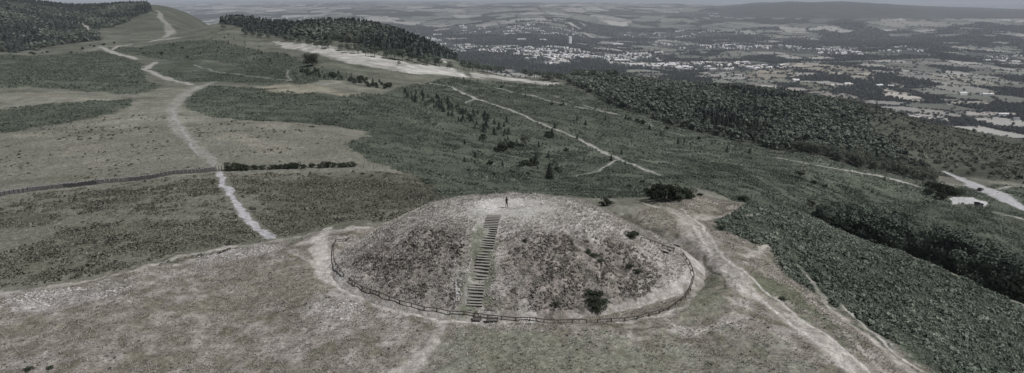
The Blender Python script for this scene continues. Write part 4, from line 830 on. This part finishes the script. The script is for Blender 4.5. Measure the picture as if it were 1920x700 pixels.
# ------------------------------------------------------------------ fences
def fence(pts, label, sp=1.9, hp=.50, rail=True, wires=0, name='fence', pw=.13):
    P_ = [Vector((x, y, 0)) for x, y, z in pts]; ls = [0]
    for a, b in zip(P_, P_[1:]): ls.append(ls[-1]+(b-a).length)
    n = max(2, int(ls[-1]/sp)+1); T = []
    for k in range(n):
        d = ls[-1]*k/(n-1); i = max(j for j in range(len(ls)-1) if ls[j] <= d+1e-6); p = P_[i].lerp(P_[i+1], (d-ls[i])/(ls[i+1]-ls[i])); p.z = float(top_z(np.array([p.x]), np.array([p.y]))[0]); T.append(p)
    root = empty(name, T[0], 0, label, 'fence')
    for p in T:
        b = MB(); q = p-T[0]; b.box((q.x, q.y, q.z+hp/2-.15), (pw, pw, hp+.3+random.gauss(0, .03)), random.random(), 0, .92); b.build('post', [M['wood']], root)
    if rail:
        b = MB()
        for a, c in zip(T, T[1:]): b.bar(a-T[0]+Vector((0,0,hp+.02)), c-T[0]+Vector((0,0,hp+.02)), .13, .09)
        b.build('rail', [M['wood']], root)
    for k in range(wires):
        b = MB()
        for a, c in zip(T, T[1:]): b.bar(a-T[0]+Vector((0,0,hp*(.35+.3*k))), c-T[0]+Vector((0,0,hp*(.35+.3*k))), .015, .015)
        b.build('wire', [M['metal']], root)
fence(hits([(662,447),(650,453),(630,454),(626,465),(625,480),(628,496),(636,510),(645,519)]), 'low knee-rail fence round the left end of the mound')
fence(hits([(655,527),(670,537),(690,548),(720,560),(757,573),(800,583),(850,591),(897,596)]), 'low knee-rail fence along the front of the mound, left of the stair')
fence(hits([(889,593),(930,598),(970,602),(1010,604),(1060,606),(1100,606)]), 'low knee-rail fence in front of the stair, with a paler rail')
fence(hits([(1120,606),(1160,604),(1200,598),(1230,591),(1260,579),(1285,560),(1297,540),(1301,520),(1296,502),(1288,490),(1281,480)]), 'low knee-rail fence curving round the right end of the mound')
fence(hits([(1263,472),(1248,468),(1232,461),(1216,456),(1202,451)]), 'low knee-rail fence at the foot of the bank steps, behind the mound shoulder')
# stile boards at the entrance
for (u, v), lab, L_ in (((895,601), 'dark board stile at the left of the fence opening', .9), ((923,603), 'dark board stile at the right of the fence opening', 1.4)):
    x, y, z = hit(u, v); o = empty('stile', (x, y, z), 0, lab, 'stile')
    for s_ in (-1, 1): b = MB(); b.box((s_*L_/2, 0, .3), (.12, .12, .8)); b.build('post', [M['wood']], o)
    for zz, yy in ((.28,-.3),(.5,0)): b = MB(); b.box((0, yy, zz), (L_+.3, .32, .07)); b.build('board', [M['riser']], o)
    b = MB(); b.box((0, .1, .42), (L_, .05, .3)); b.build('rail', [M['wood']], o)
# timber lattice lying on the grass by the opening
c4 = hits([(965,608),(998,608),(992,622),(952,622)]); x0, y0, z0 = c4[3]; o = empty('timber_lattice', (x0, y0, z0), 0, 'broken pale timber lattice lying on the grass in front of the fence', 'timber')
rel = [Vector((a-x0, b_-y0, c-z0+.12)) for a, b_, c in c4]; b = MB()
for a, c in ((0,1),(1,2),(3,0)): b.bar(rel[a], rel[c], .13, .1)
b.build('frame', [M['woodpale']], o)
for k in range(9):
    f_ = random.random(); g_ = random.random(); a = rel[0].lerp(rel[1], f_); c = rel[3].lerp(rel[2], min(1, max(0, f_+random.uniform(-.5, .5)))); b = MB(); a2 = a.lerp(c, g_*.4); b.bar(a2+Vector((0,0,.06+.004*k)), a2.lerp(c, random.uniform(.4, .9))+Vector((0,0,.05+.004*k)), .09, .04); b.build('slat', [M['woodpale']], o)
# loose stones
ST = []
for k in range(3):
    b = MB(); b.box((0,0,.06), (.34,.26,.2), 0, 0, .7); b.V = [tuple(np.array(v_)+RNG.normal(size=3)*.03) for v_ in b.V]; ST.append(b.mesh('stone', [M['stone']]))
def stone(u, v, sc, lab, gr):
    x, y, z = hit(u, v); o = link('stone', random.choice(ST)); o.location = (x, y, z); o.rotation_euler = (random.gauss(0, .2), random.gauss(0, .2), random.random()*6.28); o.scale = (sc,)*3; tag(o, lab, 'stone', gr)
for k in range(70):
    f_ = random.random(); stone(857+random.gauss(0, 2.6)+(f_-.5)*-2, 530+f_*36, random.uniform(.5, 1.25), 'white stone in the rubble pile left of the lower steps', 'rubble left of the lower steps')
for k in range(34):
    f_ = random.random(); stone(884-f_*16+random.gauss(0, 3), 480+f_*60, random.uniform(.3, .7), 'pale stone strewn down the left side of the stair', 'stones beside the stair')
for k in range(46): stone(random.uniform(885, 960), random.uniform(605, 616), random.uniform(.3, .75), 'pale stone trodden into the ground before the fence opening', 'stones before the fence opening')
for u, v, sc in ((890,389,1.3),(911,392,.9),(936,390,.9),(1016,383,1.6),(1019,384,1.2),(965,391,1.0),(878,398,.7)): stone(u, v, sc, 'white stone lying on the top of the mound', 'stones on the mound top')
for u, v in ((1868,357),(1873,359),(1878,356),(1871,362),(1882,357),(1836,368),(1841,370)): stone(u, v, 2.2, 'large pale boulder beside the gravel road at the right', 'boulders by the gravel road')
# dry stone wall and gateway on the left
wp = hits([(-60,378),(0,369),(60,359),(120,352),(180,346),(240,340),(300,332),(360,325),(404,321)]); o = empty('stone_wall', wp[-1], 0, 'long dark dry stone wall crossing the moor at the left', 'wall'); b = MB(); T = []
for (xa, ya, za), (xb, yb, zb) in zip(wp, wp[1:]):
    n = max(2, int(math.hypot(xb-xa, yb-ya)/1.0))
    for k in range(n): T.append((xa+(xb-xa)*k/n, ya+(yb-ya)*k/n))
T.append(wp[-1][:2]); cop = MB()
for (xa, ya), (xb, yb) in zip(T, T[1:]):
    za, zb = float(ground_z(xa, ya)), float(ground_z(xb, yb)); L_ = math.hypot(xb-xa, yb-ya); rz = math.atan2(yb-ya, xb-xa); h_ = 1.15+random.gauss(0, .05)
    b.box(((xa+xb)/2-wp[-1][0], (ya+yb)/2-wp[-1][1], (za+zb)/2-wp[-1][2]+h_/2-.25), (L_+.002, .55+random.gauss(0,.02), h_+.5), rz, 0, .82)
    cop.box(((xa+xb)/2-wp[-1][0], (ya+yb)/2-wp[-1][1], (za+zb)/2-wp[-1][2]+h_+.09), (L_*random.uniform(.5,.92), .5, .17), rz+random.gauss(0,.05), 0, .8)
b.build('wall_body', [M['wallstone']], o); cop.build('coping', [M['slate']], o)
for i, u in enumerate((405.5, 411, 416, 421.5)):
    x, y, z = hit(u, 321); o = link('gate_post', None); o.location = (x, y, z); tag(o, ('dark gateway post touching the wall end', 'second gateway post from the wall, standing in the path', 'third gateway post from the wall, standing in the path', 'gateway post beside the gorse hedge')[i], 'post'); b = MB(); b.box((0,0,.65), (.18,.18,1.7), 0, 0, .9); b.build('shaft', [M['wood']], o); b = MB(); b.box((0,0,1.53), (.22,.22,.06)); b.build('cap', [M['wood']], o)
fence(hits([(426,321),(470,319),(520,317),(580,315),(640,315),(700,317),(770,319)]), 'post and wire fence running right from the gateway through the hedge', 3.0, 1.15, False, 3, 'wire_fence', .12)
# ------------------------------------------------------------------ car in the small car park
x, y, z = hit(1835, 385); car = empty('parked_car', (x, y, z+.02), math.radians(-28), 'black hatchback parked alone in the small pale car park', 'car')
prof = [(-2.05,.45),(-2.1,.75),(-1.95,1.0),(-1.75,1.38),(-1.2,1.46),(-.1,1.46),(.75,1.02),(1.75,.86),(2.08,.68),(2.1,.42)]
def extr(pr_, hw, top_in=.0):
    b = MB(); n = len(pr_); zc = .95
    for s_ in (-1, 1):
        for x_, z_ in pr_: b.V.append((x_, s_*(hw-(max(0, z_-zc)*.45)), z_))
    for i in range(n): j = (i+1) % n; b.F.append((i, j, n+j, n+i)); b.m.append(0)
    for o_ in (0, n):
        for i in range(1, n-2, 2): b.F.append((o_, o_+i, o_+i+1, o_+i+2)); b.m.append(0)
        b.F.append((o_, o_+n-2, o_+n-1, o_)) if False else None
    return b
extr(prof, .86).build('body', [M['carpaint']], car)
for s_ in (-1, 1): b = MB(); b.quad((-1.6,s_*.80,1.02),(.55,s_*.80,1.02),(-.1,s_*.655,1.38),(-1.5,s_*.655,1.38)); b.V = [(q0, q1+s_*.04, q2) for q0, q1, q2 in b.V]; b.build('side_window', [M['glass']], car)
b = MB(); b.quad((.72,-.72,1.06),(.72,.72,1.06),(-.05,.6,1.45),(-.05,-.6,1.45)); b.V = [(q0+.03, q1, q2+.02) for q0, q1, q2 in b.V]; b.build('windscreen', [M['glass']], car)
b = MB(); b.quad((-1.97,-.7,1.05),(-1.97,.7,1.05),(-1.78,.6,1.36),(-1.78,-.6,1.36)); b.V = [(q0-.03, q1, q2+.01) for q0, q1, q2 in b.V]; b.build('rear_window', [M['glass']], car)
for sx in (-1.3, 1.3):
    for sy in (-.78, .78):
        b = MB(); b.tube([(sx, sy-.1, .32),(sx, sy+.1, .32)], [.32,.32], 14); wh = b.build('wheel', [M['rubber']], car); b = MB(); b.tube([(sx, sy-.115, .32),(sx, sy+.115, .32)], [.19,.19], 10); b.build('rim', [M['metal']], wh)
for sy in (-.6, .6):
    b = MB(); b.box((2.06, sy, .68), (.12,.3,.14)); b.build('headlight', [M['lamp']], car); b = MB(); b.box((-2.08, sy*1.1, .8), (.08,.2,.16)); b.build('tail_light', [M['brick']], car)
# ------------------------------------------------------------------ the person on the mound
px_, py_, pz_ = hit(950, 389.5)
per = empty('person', (px_, py_, pz_+.01), math.radians(-65), 'person in dark clothes on top of the mound, looking up and holding a controller', 'person')
def skin(name, joints, edges, parent, m, sub=2, root=0):
    me_ = bpy.data.meshes.new(name); me_.from_pydata([j[:3] for j in joints], edges, []); o_ = link(name, me_, parent); me_.materials.append(m)
    sk = o_.modifiers.new('skin', 'SKIN'); sv = me_.skin_vertices[0].data
    for i, j in enumerate(joints): r__ = j[3]; sv[i].radius = (r__, r__*(j[4] if len(j) > 4 else 1)); sv[i].use_root = (i == root)
    sk.use_smooth_shade = True; ss = o_.modifiers.new('sub', 'SUBSURF'); ss.levels = sub; ss.render_levels = sub; return o_
J = [(0,0,.95,.15,.8),(0,0,1.12,.135,.8),(-.01,0,1.30,.165,.75),(.0,0,1.44,.12,.7),(.01,0,1.50,.06),(.02,0,1.58,.075),(.035,0,1.68,.10),(.03,0,1.76,.07),
     (0,.10,.88,.095),(.03,.12,.50,.062),(-.02,.13,.10,.042),(.12,.15,.04,.045),(.20,.16,.035,.03),
     (0,-.10,.88,.095),(.0,-.12,.50,.062),(-.05,-.13,.10,.042),(.09,-.15,.04,.045),(.17,-.16,.035,.03),
     (0,.19,1.42,.065),(.05,.25,1.17,.048),(.26,.14,1.20,.036),(.34,.10,1.22,.03),
     (0,-.19,1.42,.065),(.05,-.25,1.17,.048),(.26,-.14,1.20,.036),(.34,-.10,1.22,.03)]
E = [(0,1),(1,2),(2,3),(3,4),(4,5),(5,6),(6,7),(0,8),(8,9),(9,10),(10,11),(11,12),(0,13),(13,14),(14,15),(15,16),(16,17),(3,18),(18,19),(19,20),(20,21),(3,22),(22,23),(23,24),(24,25)]
for s_, w_i in ((1, 21), (-1, 25)):      # hands: five fingers each, curled round the controller
    wx, wy, wz = .34, s_*.10, 1.22
    for q, (dz, l) in enumerate(((.025,.07),(.008,.08),(-.009,.075),(-.026,.06))):
        i = len(J); J += [(wx+.045, wy-s_*.005, wz+dz, .010), (wx+.045+l*.6, wy-s_*.02, wz+dz, .0085), (wx+.045+l*.75, wy-s_*.055, wz+dz-.004, .007)]; E += [(w_i, i), (i, i+1), (i+1, i+2)]
    i = len(J); J += [(wx+.02, wy-s_*.03, wz+.035, .011), (wx+.045, wy-s_*.055, wz+.05, .009)]; E += [(w_i, i), (i, i+1)]
body = skin('body', J, E, per, M['black']); body.data.materials.append(M['skin'])
b = MB(); b.tube([(.0,0,1.60),(.01,0,1.68),(.02,0,1.76),(.02,0,1.80)], [.09,.118,.105,.05], 12); b.build('hair', [M['black']], per, smooth=True)
b = MB(); b.tube([(.128,-.0,1.665),(.152,0,1.645)], [.018,.014], 6); b.box((.118,0,1.60), (.01,.05,.012))
for s_ in (-1, 1): b.box((.128, s_*.033, 1.69), (.012,.022,.012))
b.build('face', [M['skin']], per)
ctl = empty('controller', (px_+math.cos(math.radians(-65))*.40, py_+math.sin(math.radians(-65))*.40, pz_+1.24), math.radians(-65), 'small grey controller held in both hands by the person', 'controller')
b = MB(); b.box((0,0,0), (.10,.17,.05)); b.build('case', [M['plastic']], ctl)
for s_ in (-1, 1): b = MB(); b.tube([(.02, s_*.06, .02),(.06, s_*.07, .16)], [.005,.004], 5); b.build('antenna', [M['plastic']], ctl)
# ------------------------------------------------------------------ the air
hz = bpy.data.materials.new('haze'); hz.use_nodes = True; t = hz.node_tree; t.nodes.clear(); o_ = t.nodes.new('ShaderNodeOutputMaterial'); v_ = t.nodes.new('ShaderNodeVolumePrincipled')
v_.inputs['Color'].default_value = (.82,.88,1,1); v_.inputs['Density'].default_value = HAZE_DENSITY; v_.inputs['Anisotropy'].default_value = .0; t.links.new(v_.outputs[0], o_.inputs['Volume'])
b = MB(); zlo = float(Zv.min())-1; zhi = CAMZ+12; b.box((0, 34500, (zlo+zhi)/2), (190000, 71000, zhi-zlo)); tag(b.build('haze', [hz]), 'thin grey-blue haze over the valley', 'haze', kind='stuff')
